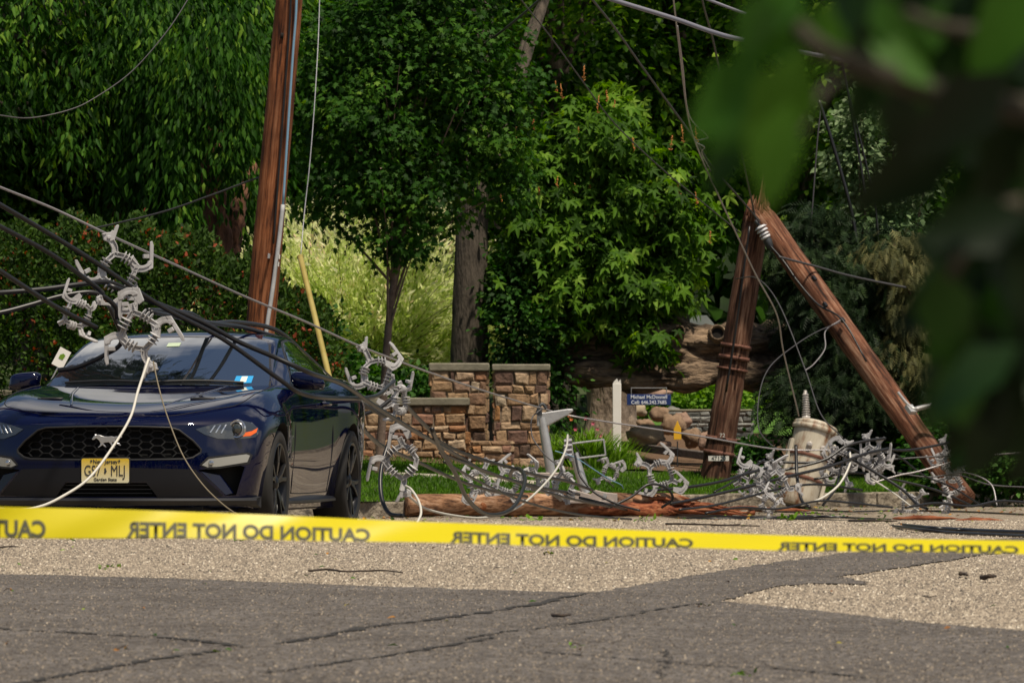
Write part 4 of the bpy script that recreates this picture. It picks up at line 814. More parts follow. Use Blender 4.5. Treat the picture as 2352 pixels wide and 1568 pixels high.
# transformer
c=at(1828,1155,66.5); gz=road_z(66)+.03; c.z=gz; root=empty('transformer',c); tag(root,'dented beige pole transformer can with rust streaks, fallen and leaning in the tangle of spacers','transformer'); root.rotation_euler=(R(-6),R(16),R(12))
m_tr=bpy.data.materials.new('beige_enamel'); t,b=nodes(m_tr); Lk=t.links.new
tcn=t.nodes.new('ShaderNodeTexCoord'); mp=t.nodes.new('ShaderNodeMapping'); mp.inputs['Scale'].default_value=(1,1,.3); Lk(tcn.outputs['Object'],mp.inputs[0])
n=t.nodes.new('ShaderNodeTexNoise'); n.inputs['Scale'].default_value=7; n.inputs['Detail'].default_value=8; n.inputs['Roughness'].default_value=.7; Lk(mp.outputs[0],n.inputs['Vector'])
r=t.nodes.new('ShaderNodeValToRGB'); e=r.color_ramp.elements; e[0].position=.38; e[0].color=(.18,.075,.03,1); e[1].position=.78; e[1].color=(.66,.62,.52,1); k=e.new(.50); k.color=(.45,.40,.31,1); Lk(n.outputs['Fac'],r.inputs['Fac']); Lk(r.outputs[0],b.inputs['Base Color']); b.inputs['Roughness'].default_value=.5
H=.92; mb=MB(); mb.lathe([(0,0),(.20,0),(.215,.02),(.225,.1),(.23,.5),(.232,H-.1),(.236,H-.06),(.236,H)],36); mb.build('tank',m_tr,root,auto=False)
mb=MB(); mb.lathe([(.255,H-.03),(.268,H-.01),(.268,H+.02),(.25,H+.035),(.262,H+.05),(.25,H+.065),(.15,H+.10),(0,H+.115)],36); mb.build('lid',m_tr,root,auto=False)
mb=MB(); mb.lathe([(.24,H*.62),(.246,H*.63),(.246,H*.65),(.24,H*.66)],36); mb.lathe([(.235,.30),(.242,.31),(.242,.33),(.235,.34)],36); mb.build('band',m_rust,root,auto=False)
bt=Matrix.Translation((-.14,-.06,H+.06))@Matrix.Rotation(R(-16),4,'Y'); mb=MB(); prof=[(0,-.02),(.045,-.02),(.05,.06)]
for k in range(9): z=.07+k*.028; prof+= [(.030,z),(.052-.0016*k,z+.008),(.052-.0016*k,z+.014),(.030,z+.02)]
prof+=[(.02,.34),(.015,.36),(0,.36)]; mb.lathe(prof,18,bt); mb.build('bushing',mat('grey_porcelain',(.38,.35,.32),.3,coat=.3),root,auto=False)
for a_ in (-1.9,-1.2,-.5):
    x_,y_=.235*math.cos(a_),.235*math.sin(a_); mb=MB(); mb.lathe([(0,.05),(.018,.05),(.02,.03),(.036,.02),(.036,0),(0,0)],14,Matrix.Translation((x_,y_,H*.76))@Matrix.Rotation(a_,4,'Z')@Matrix.Rotation(R(90),4,'Y')); mb.build('terminal',MATS['grey_porcelain'],root)
mb=MB(); mb.box((.25,-.02,.45),(.05,.12,.72)); mb.box((-.24,0,.5),(.04,.10,.5)); mb.build('lug',m_tr,root,bevel=.01)
# ------------------------------------------------------------ car
paint=bpy.data.materials.new('dark_blue_paint'); t,b=nodes(paint)
b.inputs['Base Color'].default_value=(.0003,.0014,.019,1); b.inputs['Metallic'].default_value=0; b.inputs['Specular IOR Level'].default_value=0; b.inputs['Roughness'].default_value=.35; b.inputs['Coat Weight'].default_value=1; b.inputs['Coat Roughness'].default_value=.03; b.inputs['Coat IOR'].default_value=1.55
mblk=mat('black_plastic',(.012,.012,.013),.5); mwell=mat('wheel_well',(.004,.004,.004),.9); mtyre=mat('tyre_rubber',(.014,.013,.012),.8,bump=(60,.2,.003)); mrim=mat('satin_black_alloy',(.02,.02,.022),.32,.6); mchr=mat('chrome',(.85,.85,.87),.28,1)
mglass=mat('dark_glass',(.008,.011,.014),.02,spec=1.0,coat=1); MATS['dark_glass'].node_tree.nodes['Principled BSDF'].inputs['IOR'].default_value=2.8; MATS['dark_glass'].node_tree.nodes['Principled BSDF'].inputs['Coat IOR'].default_value=2.5; mlamp=mat('lamp_reflector',(.50,.52,.55),.2,.9); mlens=mat('lamp_cover',(.03,.035,.04),.05,spec=.8,coat=1); mamb=mat('amber_reflector',(.75,.13,.02),.3); mwhl=mat('white_light_bar',(.30,.30,.28),.25,coat=.5)
mline=mat('panel_gap',(.002,.002,.003),.8)
YS=[0,.02,.06,.12,.25,.45,.87,1.2,1.5,2.3,3.1,3.59,4.1,4.55,4.75,4.79]
#      zb   wb   p2x  p2z  p3x  p3z  p4x  p4z  p5x  p5z  p6x  p6z  p7x p7z  p8z
TB=[[.20,.72,.82,.235,.865,.36,.885,.52,.860,.655,.66,.705,.36,.715,.718],
    [.195,.74,.84,.23,.885,.36,.905,.52,.885,.675,.69,.728,.38,.735,.738],
    [.19,.76,.86,.225,.905,.36,.92,.53,.905,.700,.72,.752,.40,.757,.760],
    [.185,.77,.87,.22,.915,.37,.93,.54,.915,.725,.73,.780,.42,.785,.787],
    [.18,.78,.88,.21,.92,.38,.935,.56,.925,.745,.75,.822,.44,.822,.815],
    [.17,.78,.88,.20,.925,.38,.945,.58,.932,.765,.77,.870,.46,.862,.848],
    [.16,.78,.875,.19,.925,.38,.958,.60,.940,.800,.81,.925,.50,.912,.896],
    [.15,.78,.87,.19,.915,.38,.935,.60,.925,.825,.82,.950,.52,.945,.935],
    [.15,.78,.87,.19,.905,.38,.920,.60,.912,.845,.83,.965,.55,.972,.975],
    [.15,.78,.87,.19,.900,.38,.915,.62,.905,.870,.83,.975,.55,.985,.985],
    [.15,.78,.87,.19,.905,.38,.925,.64,.918,.895,.83,1.00,.55,1.01,1.01],
    [.17,.78,.88,.20,.925,.38,.958,.66,.950,.900,.84,1.03,.55,1.04,1.04],
    [.20,.76,.87,.23,.915,.40,.935,.66,.925,.90,.80,1.04,.52,1.05,1.05],
    [.25,.70,.81,.28,.865,.42,.885,.66,.875,.89,.72,1.03,.45,1.045,1.05],
    [.30,.66,.76,.32,.82,.44,.84,.66,.83,.87,.68,.99,.42,1.00,1.01],
    [.34,.60,.72,.35,.79,.45,.81,.66,.80,.84,.64,.95,.40,.96,.97]]
for r_ in TB[:7]: r_[8]+=.015; r_[6]+=.01
TB=np.array(TB); YS=np.array(YS)
def pchip(x,X_,Y):
    h=np.diff(X_); d=np.diff(Y)/h; m=np.zeros(len(X_)); 
    for i in range(1,len(X_)-1): m[i]=0 if d[i-1]*d[i]<=0 else 2*d[i-1]*d[i]/(d[i-1]+d[i])
    m[0],m[-1]=d[0],d[-1]; i=min(max(np.searchsorted(X_,x)-1,0),len(X_)-2); t_=(x-X_[i])/h[i]
    return (2*t_**3-3*t_**2+1)*Y[i]+(t_**3-2*t_**2+t_)*h[i]*m[i]+(-2*t_**3+3*t_**2)*Y[i+1]+(t_**3-t_**2)*h[i]*m[i+1]
def warp(x,y,z):
    ax=min(abs(x)/.92,1.05); bow=.30*ax**2.7
    f_=math.exp(-y/.75); rear=-.16*ax**3*math.exp(-(4.79-y)/.5)
    lean=(.035*smooth((z-.5)/.25)+.02*smooth((.36-z)/.15))*math.exp(-y/.2)
    return (x,y+bow*f_*(1-.25*smooth((z-.55)/.3)*0)+rear+lean,z)
def section(y):
    r=[pchip(y,YS,TB[:,k]) for k in range(15)]
    C=[(0,r[0]),(r[1],r[0]),(r[2],r[3]),(r[4],r[5]),(r[6],r[7]),(r[8],r[9]),(r[10],r[11]),(r[12],r[13]),(0,r[14])]
    o=[]; C3=[(C[0][0],0,C[0][1])]+[(x,0,z) for x,z in C[1:]]
    Q=[Vector(c) for c in C3]; Q=[Vector((-Q[1].x,0,Q[1].z))]+Q+[Vector((-Q[-2].x,0,Q[-2].z))]
    for i in range(1,len(Q)-2):
        a,b_,c,d=Q[i-1:i+3]; k=12 if i==1 else 5
        for j in range(k):
            t_=j/k; s_=.5
            v=s_*((2*b_)+(c-a)*t_+(2*a-5*b_+4*c-d)*t_*t_+(3*b_-a-3*c+d)*t_**3)
            if i==1: v=b_.lerp(c,t_)
            o.append((max(v.x,0),v.z))
    o.append((0,C[-1][1])); return o
ys=list(np.concatenate([[0,.008,.02,.035,.055],np.arange(.08,4.6,.06),[4.62,4.68,4.72,4.75,4.775,4.79]])); V=[];Fc=[]; secs=[section(y) for y in ys]; n=len(secs[0]); ring=2*n-2
for y,s_ in zip(ys,secs):
    for x,z in s_: V.append(warp(x,y,z))
    for x,z in s_[-2:0:-1]: V.append(warp(-x,y,z))
for j in range(len(ys)-1):
    for k in range(ring): Fc.append((j*ring+k,j*ring+(k+1)%ring,(j+1)*ring+(k+1)%ring,(j+1)*ring+k))
def cap(j,flip):
    y=ys[j]; base=j*ring; nc=24; rows=[]
    rows.append([base+i for i in range(12,-1,-1)]+[base+ring-i for i in range(1,13)])
    for i in range(13,n):
        x,z=secs[j][i]; L_=base+i; Rr=base+(ring-i)%ring
        if i==n-1: rows.append([L_]); continue
        row=[L_]
        for c in range(1,nc): xx=x*(1-2*c/nc); V.append(warp(xx,y,z)); row.append(len(V)-1)
        row.append(Rr); rows.append(row)
    for i in range(len(rows)-1):
        a,b_=rows[i],rows[i+1]
        if len(a)==1:
            f=[(a[0],b_[c],b_[c+1]) for c in range(nc)]
        elif len(b_)==1: f=[(a[c],b_[0],a[c+1]) for c in range(nc)]
        else: f=[(a[c],b_[c],b_[c+1],a[c+1]) for c in range(nc)]
        for q in f: Fc.append(q[::-1] if flip else q)
cap(0,True); cap(len(ys)-1,False)
import bmesh
def fix(me):
    bm=bmesh.new(); bm.from_mesh(me); bmesh.ops.remove_doubles(bm,verts=bm.verts,dist=.0004); bmesh.ops.recalc_face_normals(bm,faces=bm.faces); bm.to_mesh(me); bm.free()
car=empty('parked_car',(-2.56,36.22,0),(0,0,R(-8.3))); tag(car,'dark blue two door sports coupe with black wheels and a yellow plate, facing the camera','car')
mb=MB(); mb.add(V,Fc,0,.5); body=mb.build('body',[paint,mwell],car,auto=False); fix(body.data)
bvh0=BVHTree.FromPolygons([v.co.copy() for v in body.data.vertices],[tuple(p.vertices) for p in body.data.polygons])
AF,AR,WZ=.88,3.60,.342; WR=.343
def cutter(mbx):
    o=mbx.build('cut',mwell,None,smooth=False); me=o.data; 
    bm=bmesh.new(); bm.from_mesh(me); bmesh.ops.recalc_face_normals(bm,faces=bm.faces); bm.to_mesh(me); bm.free(); return o
cuts=[]
for y0 in (AF,AR):
    for sx in (-1,1):
        mb=MB(); nseg=40; 
        poly=[(.378*math.cos(2*math.pi*i/nseg),.378*math.sin(2*math.pi*i/nseg)) for i in range(nseg)]
        Vc=[(sx*.66,y0+p,WZ+.012+q) for p,q in poly]+[(sx*1.2,y0+p,WZ+.012+q) for p,q in poly]; mb.add(Vc,[tuple(range(nseg)),tuple(range(2*nseg-1,nseg-1,-1))]+[(i,i+nseg,(i+1)%nseg+nseg,(i+1)%nseg) for i in range(nseg)]); cuts.append(cutter(mb))
GR=[(0,.706),(.20,.704),(.40,.698),(.455,.682),(.545,.612),(.592,.560),(.590,.540),(.545,.510),(.50,.500),(.25,.496),(0,.494)]
def sym(P): return P+[(-x,z) for x,z in P[::-1] if x>1e-6]
def yface(x,z,default=.1):
    h=bvh0.ray_cast(Vector((x,-1,z)),Vector((0,1,0)))[0]; return h.y if h is not None else default
def xside(y,z,default=.9):
    h=bvh0.ray_cast(Vector((2,y,z)),Vector((-1,0,0)))[0]; return h.x if h is not None else default
def subdiv_poly(P,n=3,dens=.05):
    """outline -> triangulated refined 2d mesh"""
    O=[]
    for i in range(len(P)):
        a,b_=Vector(P[i]),Vector(P[(i+1)%len(P)]); k=max(1,int((b_-a).length/dens))
        for j in range(k): O.append(a.lerp(b_,j/k))
    bm=bmesh.new(); vs=[bm.verts.new((v.x,0,v.y)) for v in O]; f=bm.faces.new(vs); bmesh.ops.triangulate(bm,faces=[f])
    for _ in range(n):
        es=[e for e in bm.edges if e.calc_length()>dens]
        if not es: break
        bmesh.ops.subdivide_edges(bm,edges=es,cuts=1); bmesh.ops.triangulate(bm,faces=bm.faces[:])
    bmesh.ops.beautify_fill(bm,faces=bm.faces[:],edges=bm.edges[:])
    return bm
def front_cut(P,depth):
    bm=subdiv_poly(P,5,.05); yb={v.index:0 for v in bm.verts}; 
    ext=bmesh.ops.extrude_face_region(bm,geom=bm.faces[:]); nv=set(g for g in ext['geom'] if isinstance(g,bmesh.types.BMVert))
    for v in bm.verts: v.co.y=(yface(v.co.x,v.co.z,.2)+depth) if v in nv else -.25
    bmesh.ops.recalc_face_normals(bm,faces=bm.faces[:]); me=bpy.data.meshes.new('cut'); bm.to_mesh(me); bm.free(); me.materials.append(mwell); o=bpy.data.objects.new('cut',me); COL.objects.link(o); return o
cuts.append(front_cut(sym(GR),.09))
LI=[(0,.352),(.26,.350),(.33,.262),(0,.262)]; cuts.append(front_cut(sym(LI),.08))
CI=[(.575,.432),(.82,.458),(.845,.45),(.795,.272),(.74,.268)]
for sx in (1,-1): cuts.append(front_cut([(sx*x,z) for x,z in CI],.10))
for c in cuts:
    c.parent=car
    m_=body.modifiers.new('b','BOOLEAN'); m_.object=c; m_.operation='DIFFERENCE'; m_.solver='EXACT'
    try: m_.material_mode='TRANSFER'
    except Exception: pass
dg=bpy.context.evaluated_depsgraph_get(); me=bpy.data.meshes.new_from_object(body.evaluated_get(dg)); body.modifiers.clear(); old=body.data; body.data=me
for c in cuts: bpy.data.objects.remove(c)
me.polygons.foreach_set('use_smooth',[True]*len(me.polygons)); me.set_sharp_from_angle(angle=R(32))
def patch_on(name,P,m,parent,proj,thick=.008,off=.003,dens=.04):
    """proj(a,b)->(point on surface, outward direction)"""
    bm=subdiv_poly(P,5,dens)
    fr=[];
    for v in bm.verts:
        p,nrm=proj(v.co.x,v.co.z); v.co=p+nrm*off; 
    me=bpy.data.meshes.new(name); 
    ext=bmesh.ops.extrude_face_region(bm,geom=bm.faces[:]); nv=[g for g in ext['geom'] if isinstance(g,bmesh.types.BMVert)]
    _,nn=proj(P[0][0],P[0][1]); bmesh.ops.translate(bm,verts=nv,vec=nn*-thick); bmesh.ops.recalc_face_normals(bm,faces=bm.faces[:])
    bm.to_mesh(me); bm.free(); me.materials.append(m); me.polygons.foreach_set('use_smooth',[True]*len(me.polygons)); me.set_sharp_from_angle(angle=R(45))
    o=bpy.data.objects.new(name,me); COL.objects.link(o); o.parent=parent; return o
fp=lambda dy=0,dflt=.1: (lambda x,z:(Vector((x,yface(x,z,dflt)+dy,z)),Vector((0,-1,0))))
# greenhouse
GY=[1.42,1.62,1.85,2.1,2.38,2.65,2.95,3.3,3.7,4.05,4.35]
GT=[[.955,.76,.945,.80],[1.045,.715,1.025,.815],[1.14,.690,1.115,.825],[1.235,.665,1.205,.83],[1.318,.635,1.283,.83],[1.352,.615,1.312,.83],[1.36,.605,1.318,.83],[1.325,.595,1.285,.825],[1.235,.59,1.195,.805],[1.12,.585,1.085,.77],[1.045,.58,1.03,.70]]
GB=[.93,.955,.965,.97,.975,.98,.985,.99,1.0,1.01,1.0]
GT=np.array(GT); GY=np.array(GY); GB=np.array(GB)
def gsec(y):
    zt,xe,ze,xb=[pchip(y,GY,GT[:,k]) for k in range(4)]; zb=pchip(y,GY,GB)
    C=[Vector((xb+.01,0,zb-.06)),Vector((xb,0,zb)),Vector((xb*.62+xe*.38+.012,0,zb+(ze-zb)*.45)),Vector((xe+.035,0,ze-.05*min(1,(ze-zb)/.2))),Vector((xe-.02,0,ze+.002)),Vector((xe*.55,0,zt-.010)),Vector((0,0,zt))]
    Q=[C[0]]+C+[Vector((-C[-2].x,0,C[-2].z))]; o=[]
    for i in range(1,len(Q)-2):
        a,b_,c,d=Q[i-1:i+3]
        for j in range(5): t_=j/5; o.append(.5*((2*b_)+(c-a)*t_+(2*a-5*b_+4*c-d)*t_*t_+(3*b_-a-3*c+d)*t_**3))
    o.append(C[-1]); return [(max(v.x,0),v.z) for v in o]
gys=list(np.arange(1.42,4.36,.05)); V=[];Fc=[]
def gw(x,y,z): 
    k=math.exp(-max(y-1.42,0)/.9); return (x,y+.22*(abs(x)/.8)**2.2*k-.03,z)
for y in gys:
    s_=gsec(y); n=len(s_)
    for x,z in s_: V.append(gw(x,y,z))
    for x,z in s_[-2::-1]: V.append(gw(-x,y,z))
rn=2*n-1
for j in range(len(gys)-1):
    for k in range(rn-1): Fc.append((j*rn+k,(j+1)*rn+k,(j+1)*rn+k+1,j*rn+k+1))
Fc.append(tuple(range(rn))); Fc.append(tuple((len(gys)-1)*rn+k for k in range(rn))[::-1])
mb=MB(); mb.add(V,Fc); gh=mb.build('roof',paint,car,auto=False); fix(gh.data)
bvg=BVHTree.FromPolygons([v.co.copy() for v in gh.data.vertices],[tuple(p.vertices) for p in gh.data.polygons])
def gfront(x,z):
    h=bvg.ray_cast(Vector((x,-1,z)),Vector((0,1,0)))[0]
    if h is None: h=Vector((x,2.4,z))
    return h,Vector((0,-.86,.5))
def gside(sx):
    def f(y,z):
        h=bvg.ray_cast(Vector((sx*2,y,z)),Vector((-sx,0,0)))[0]
        if h is None: h=Vector((sx*.7,y,z))
        return h,Vector((sx*.95,0,.3))
    return f
WS=[(0,.975),(.45,.972),(.68,.962),(.735,.975),(.725,1.02),(.655,1.18),(.620,1.245),(.590,1.272),(.54,1.284),(.3,1.296),(0,1.300)]
patch_on('windscreen_seal',sym([(x*1.018,z+(.008 if z>1.2 else 0)) for x,z in WS]),mblk,car,gfront,.004,.0015,.06)
patch_on('windscreen',sym(WS),mglass,car,gfront,.004,.006,.06)
SW=[(1.98,.985),(2.2,1.10),(2.4,1.20),(2.6,1.268),(2.85,1.286),(3.1,1.272),(3.3,1.235),(3.48,1.17),(3.6,1.10),(3.62,1.05),(3.4,1.015),(2.9,1.0)]
for sx in (1,-1):
    patch_on('side_window_seal',[(y*1.0+(.02 if y>3 else -.02),z+(.012 if z>1.05 else -.008)) for y,z in SW],mblk,car,gside(sx),.004,.002,.08)
    patch_on('side_window',SW,mglass,car,gside(sx),.004,.006,.08)
# grille: mesh of hexagons set in the opening
def hexmesh(name,x0,x1,z0,z1,dx,dz,inside,yf,m,bar=.0045):
    mb=MB(); segs=set()
    nx=int((x1-x0)/dx)+2; nz_=int((z1-z0)/dz)+2
    for i in range(-1,nx):
        for j in range(-1,nz_):
            cx=x0+i*dx; cz=z0+j*dz+(dz/2 if i%2 else 0); hx=dx*.66; 
            pts=[(cx-hx,cz),(cx-hx*.5,cz+dz/2),(cx+hx*.5,cz+dz/2),(cx+hx,cz),(cx+hx*.5,cz-dz/2),(cx-hx*.5,cz-dz/2)]
            for k in range(6):
                a,b_=pts[k],pts[(k+1)%6]; key=tuple(sorted([(round(a[0],3),round(a[1],3)),(round(b_[0],3),round(b_[1],3))]))
                if key in segs: continue
                segs.add(key)
                if inside(*a) and inside(*b_): mb.beam((a[0],yf(*a),a[1]),(b_[0],yf(*b_),b_[1]),bar,.02,up=(0,1,0))
    return mb.build(name,m,car,smooth=False)
def inpoly(P):
    def f(x,z):
        c=False; n_=len(P)
        for i in range(n_):
            a,b_=P[i],P[(i+1)%n_]
            if (a[1]>z)!=(b_[1]>z) and x<(b_[0]-a[0])*(z-a[1])/(b_[1]-a[1])+a[0]: c=not c
        return c
    return f
ys_=lambda x,z: yface(x,z)+.055
mgr=mat('grille_black',(.012,.012,.012),.55,spec=.3)
g=hexmesh('grille',-.62,.62,.49,.72,.072,.047,inpoly(sym(GR)),ys_,mgr,.006)
patch_on('grille_backing',sym([(x*.99,z) for x,z in GR]),mwell,car,fp(.085),.003,0,.08)
rimP=[]
for P_,q_ in ((sym(GR),0),):
    pts=[Vector((x,yface(x,z)+.006,z)) for x,z in P_]; pts.append(pts[0]); mb=MB(); Pd=[]
    for i in range(len(pts)-1):
        for j in range(4): v=pts[i].lerp(pts[i+1],j/4); v.y=yface(v.x,v.z)+.004; Pd.append(v)
    Pd.append(Pd[0]); mb.tube(Pd,.007,6,cap=False); mb.build('grille_surround',mblk,car)
# galloping horse emblem
HS=[(-.098,.010),(-.094,.020),(-.082,.034),(-.078,.043),(-.070,.038),(-.056,.040),(-.038,.034),(-.018,.028),(.006,.028),(.028,.030),(.044,.026),(.058,.030),(.078,.028),(.097,.031),(.094,.022),(.074,.018),(.056,.015),(.050,.004),(.062,-.008),(.078,-.012),(.090,-.024),(.084,-.028),(.066,-.018),(.048,-.012),(.038,-.002),(.030,-.012),(.040,-.026),(.052,-.040),(.046,-.043),(.030,-.030),(.020,-.014),(.010,-.006),(-.014,-.008),(-.026,-.012),(-.014,-.024),(-.004,-.036),(-.016,-.034),(-.030,-.022),(-.040,-.030),(-.056,-.040),(-.060,-.036),(-.046,-.024),(-.042,-.010),(-.050,.002),(-.060,.012),(-.072,.018),(-.086,.008)]
mb=MB(); mb.prism([(x,z*1.05) for x,z in HS],.014,Matrix.Translation((0,yface(0,.62)+.028,.612))); mb.build('horse_emblem',mchr,car,bevel=.002)
# lower intake slats, splitter
mb=MB()
for z in (.285,.31,.335): mb.box((0,yface(0,z)+.04,z),(.58,.015,.006))
mb.build('lower_grille',mblk,car,smooth=False)
mlow=mat('lower_bumper_black',(.006,.006,.008),.5,spec=.3)
patch_on('lower_bumper',[(-.56,.435),(-.16,.445),(.16,.445),(.56,.435),(.72,.27),(.33,.255),(.26,.356),(-.26,.356),(-.33,.255),(-.72,.27)],mlow,car,fp(),.006,.003,.05)
SPL=[]; mb=MB(); V=[];Fc=[]
for i,x in enumerate(np.linspace(-.93,.93,41)):
    yy=warp(x*.97,0,.24)[1] if abs(x)<.9 else warp(.88,0,.24)[1]+.02
    V+= [(x*.985,yy-.035,.238),(x*.985,yy-.030,.252),(x*.985,yy+.12,.262),(x*.985,yy+.12,.19),(x*.985,yy-.012,.21)]
for i in range(40):
    for k in range(5): Fc.append((i*5+k,(i+1)*5+k,(i+1)*5+(k+1)%5,i*5+(k+1)%5))
mb.add(V,Fc); mb.build('splitter',mat('dark_grey_trim',(.018,.018,.02),.45),car,auto=True)
mb=MB(); mb.box((0,.35,.185),(1.2,.5,.03)); mb.build('undertray',mwell,car)
# headlights and lamps
HL=[(.555,.694),(.64,.720),(.74,.740),(.82,.748),(.875,.736),(.912,.700),(.918,.668),(.90,.642),(.79,.632),(.69,.634),(.61,.660)]
def lamps(sx):
    P=[(sx*x,z-.006) for x,z in HL]
    hl=patch_on('headlight',P,mlens,car,fp(0,.27),.01,.004,.03)
    c=Vector((sx*.80,yface(sx*.80,.69)-.034,.69)); mtx=Matrix.Translation(c)@Matrix.Rotation(R(-20*sx),4,'Z')@Matrix.Rotation(R(90),4,'X')
    mb=MB(); mb.lathe([(.036,-.012),(.044,.004),(.048,.0),(.056,.002),(.060,-.014)],28,mtx); mb.build('lamp_ring',mlamp,hl)
    mb=MB(); mb.lathe([(0,.012),(.018,.010),(.032,.002),(.036,-.006)],24,mtx); mb.build('projector_lens',mat('projector_glass',(.03,.035,.03),.03,coat=1,spec=1),hl,auto=False)
    patch_on('amber_marker',[(sx*x,z) for x,z in [(.79,.638),(.875,.646),(.905,.668),(.910,.696),(.88,.676),(.81,.658)]],mamb,hl,fp(0,.27),.004,.008,.03)
    for k in range(3): 
        x=.64+k*.032; patch_on('light_bar',[(sx*x,.668-k*.002),(sx*(x+.008),.666-k*.002),(sx*(x+.034),.712+k*.003),(sx*(x+.026),.712+k*.003)],mlamp,hl,fp(0,.2),.003,.008,.03)
    fl=patch_on('fog_light',[(sx*x,z) for x,z in [(.60,.462),(.635,.448),(.70,.452),(.86,.480),(.875,.522),(.855,.530),(.64,.500)]],mwhl,car,fp(0,.27),.006,.006,.03)
    c=Vector((sx*.655,yface(sx*.655,.475)-.014,.475)); mb=MB(); mb.lathe([(0,.01),(.012,.008),(.018,0)],16,Matrix.Translation(c)@Matrix.Rotation(R(90),4,'X')); mb.build('bulb',mlamp,fl)
    patch_on('fog_light_frame',[(sx*x,z) for x,z in [(.585,.462),(.635,.436),(.70,.440),(.87,.470),(.89,.525),(.865,.542),(.63,.512)]],mblk,car,fp(0,.27),.004,.003,.03)
    # blue blade inside the corner intake
    mb=MB(); A=[(.60,.425),(.83,.448)]; 
    q=[(sx*.585,yface(sx*.585,.43)+.004,.425),(sx*.70,yface(sx*.70,.43)+.02,.40),(sx*.775,yface(sx*.775,.3)+.01,.282),(sx*.735,yface(sx*.735,.275)+.0,.270)]
    mb.add([Vector(v) for v in q]+[Vector(v)+Vector((0,.05,0)) for v in q],[(0,1,2,3),(7,6,5,4),(0,4,5,1),(1,5,6,2),(2,6,7,3),(3,7,4,0)]); mb.build('intake_blade',paint,car,bevel=.004)
lamps(1); lamps(-1)
# number plate
pl=empty('number_plate',(0,yface(0,.427)-.012,.427)); pl.parent=car
mpl=bpy.data.materials.new('plate_yellow'); t,b=nodes(mpl); tcn=t.nodes.new('ShaderNodeTexCoord'); sp=t.nodes.new('ShaderNodeSeparateXYZ'); t.links.new(tcn.outputs['Object'],sp.inputs[0])
mr=t.nodes.new('ShaderNodeMapRange'); mr.inputs['From Min'].default_value=-.07; mr.inputs['From Max'].default_value=.075; t.links.new(sp.outputs['Z'],mr.inputs['Value'])
r=t.nodes.new('ShaderNodeValToRGB'); r.color_ramp.elements[0].color=(.66,.62,.42,1); r.color_ramp.elements[1].color=(.62,.42,.015,1); t.links.new(mr.outputs[0],r.inputs['Fac']); t.links.new(r.outputs[0],b.inputs['Base Color']); b.inputs['Roughness'].default_value=.4
mb=MB(); rr=.012; pts=[]
for cx,cz,a0 in [(.1525-rr,.0765-rr,0),(-.1525+rr,.0765-rr,90),(-.1525+rr,-.0765+rr,180),(.1525-rr,-.0765+rr,270)]:
    for k in range(5): a=R(a0+k*22.5); pts.append((cx+rr*math.cos(a),cz+rr*math.sin(a)))
mb.prism(pts,.004); mb.build('plate',mpl,pl,smooth=False)
text(pl,'GS7',.098,(-.082,-.0035,-.004),MATS['ink'],.0012,.66); text(pl,'MLJ',.098,(.082,-.0035,-.004),MATS['ink'],.0012,.66)
text(pl,'New Jersey',.036,(0,-.0035,.056),MATS['ink'],.001,.95,bold=.0004); text(pl,'Garden State',.028,(0,-.0035,-.056),MATS['ink'],.001,1,bold=.0004)
mb=MB(); mb.prism([(-.003,.018),(.004,.016),(.006,.004),(.010,-.004),(.004,-.016),(-.004,-.020),(-.008,-.010),(-.003,.0),(-.007,.008)],.003); o=mb.build('state_outline',MATS['ink'],pl,smooth=False); o.location=(0,-.003,.0)
for x in(-.09,.09):
    mb=MB(); mb.lathe([(0,.005),(.006,.004),(.007,0)],12,Matrix.Translation((x,-.002,.061))@Matrix.Rotation(R(90),4,'X')); mb.build('bolt',MATS['ink'],pl)
mb=MB(); mb.box((0,.006,0),(.318,.006,.165)); mb.build('plate_bracket',mblk,pl,bevel=.003)
# panel gaps, hood
def gap(P,proj,name='panel_gap',w_=.0035):
    mb=MB(); Q=catmull([proj(*p) for p in P],10); Q2=[]
    for q in Q: Q2.append(q)
    mb.tube(Q2,w_,5); return mb.build(name,mline,car,auto=False)
def top(x,y):
    h=bvh0.ray_cast(Vector((x,y,2)),Vector((0,0,-1)))[0]; return h+Vector((0,0,.0)) if h is not None else Vector((x,y,.8))
def topP(P): 
    Q=catmull([Vector((x,y,0)) for x,y in P],14); return [top(q.x,q.y) for q in Q]
for nm,P in [('bonnet_front_gap',[(-.60,.27),(-.4,.145),(-.2,.115),(0,.105),(.2,.115),(.4,.145),(.60,.27)]),('bonnet_side_gap',[(.60,.27),(.76,.46),(.80,.87),(.805,1.2),(.79,1.55)]),('bonnet_side_gap',[(-.60,.27),(-.76,.46),(-.80,.87),(-.805,1.2),(-.79,1.55)])]:
    mb=MB(); mb.tube(topP(P),.0032,5); mb.build(nm,mline,car,auto=False)
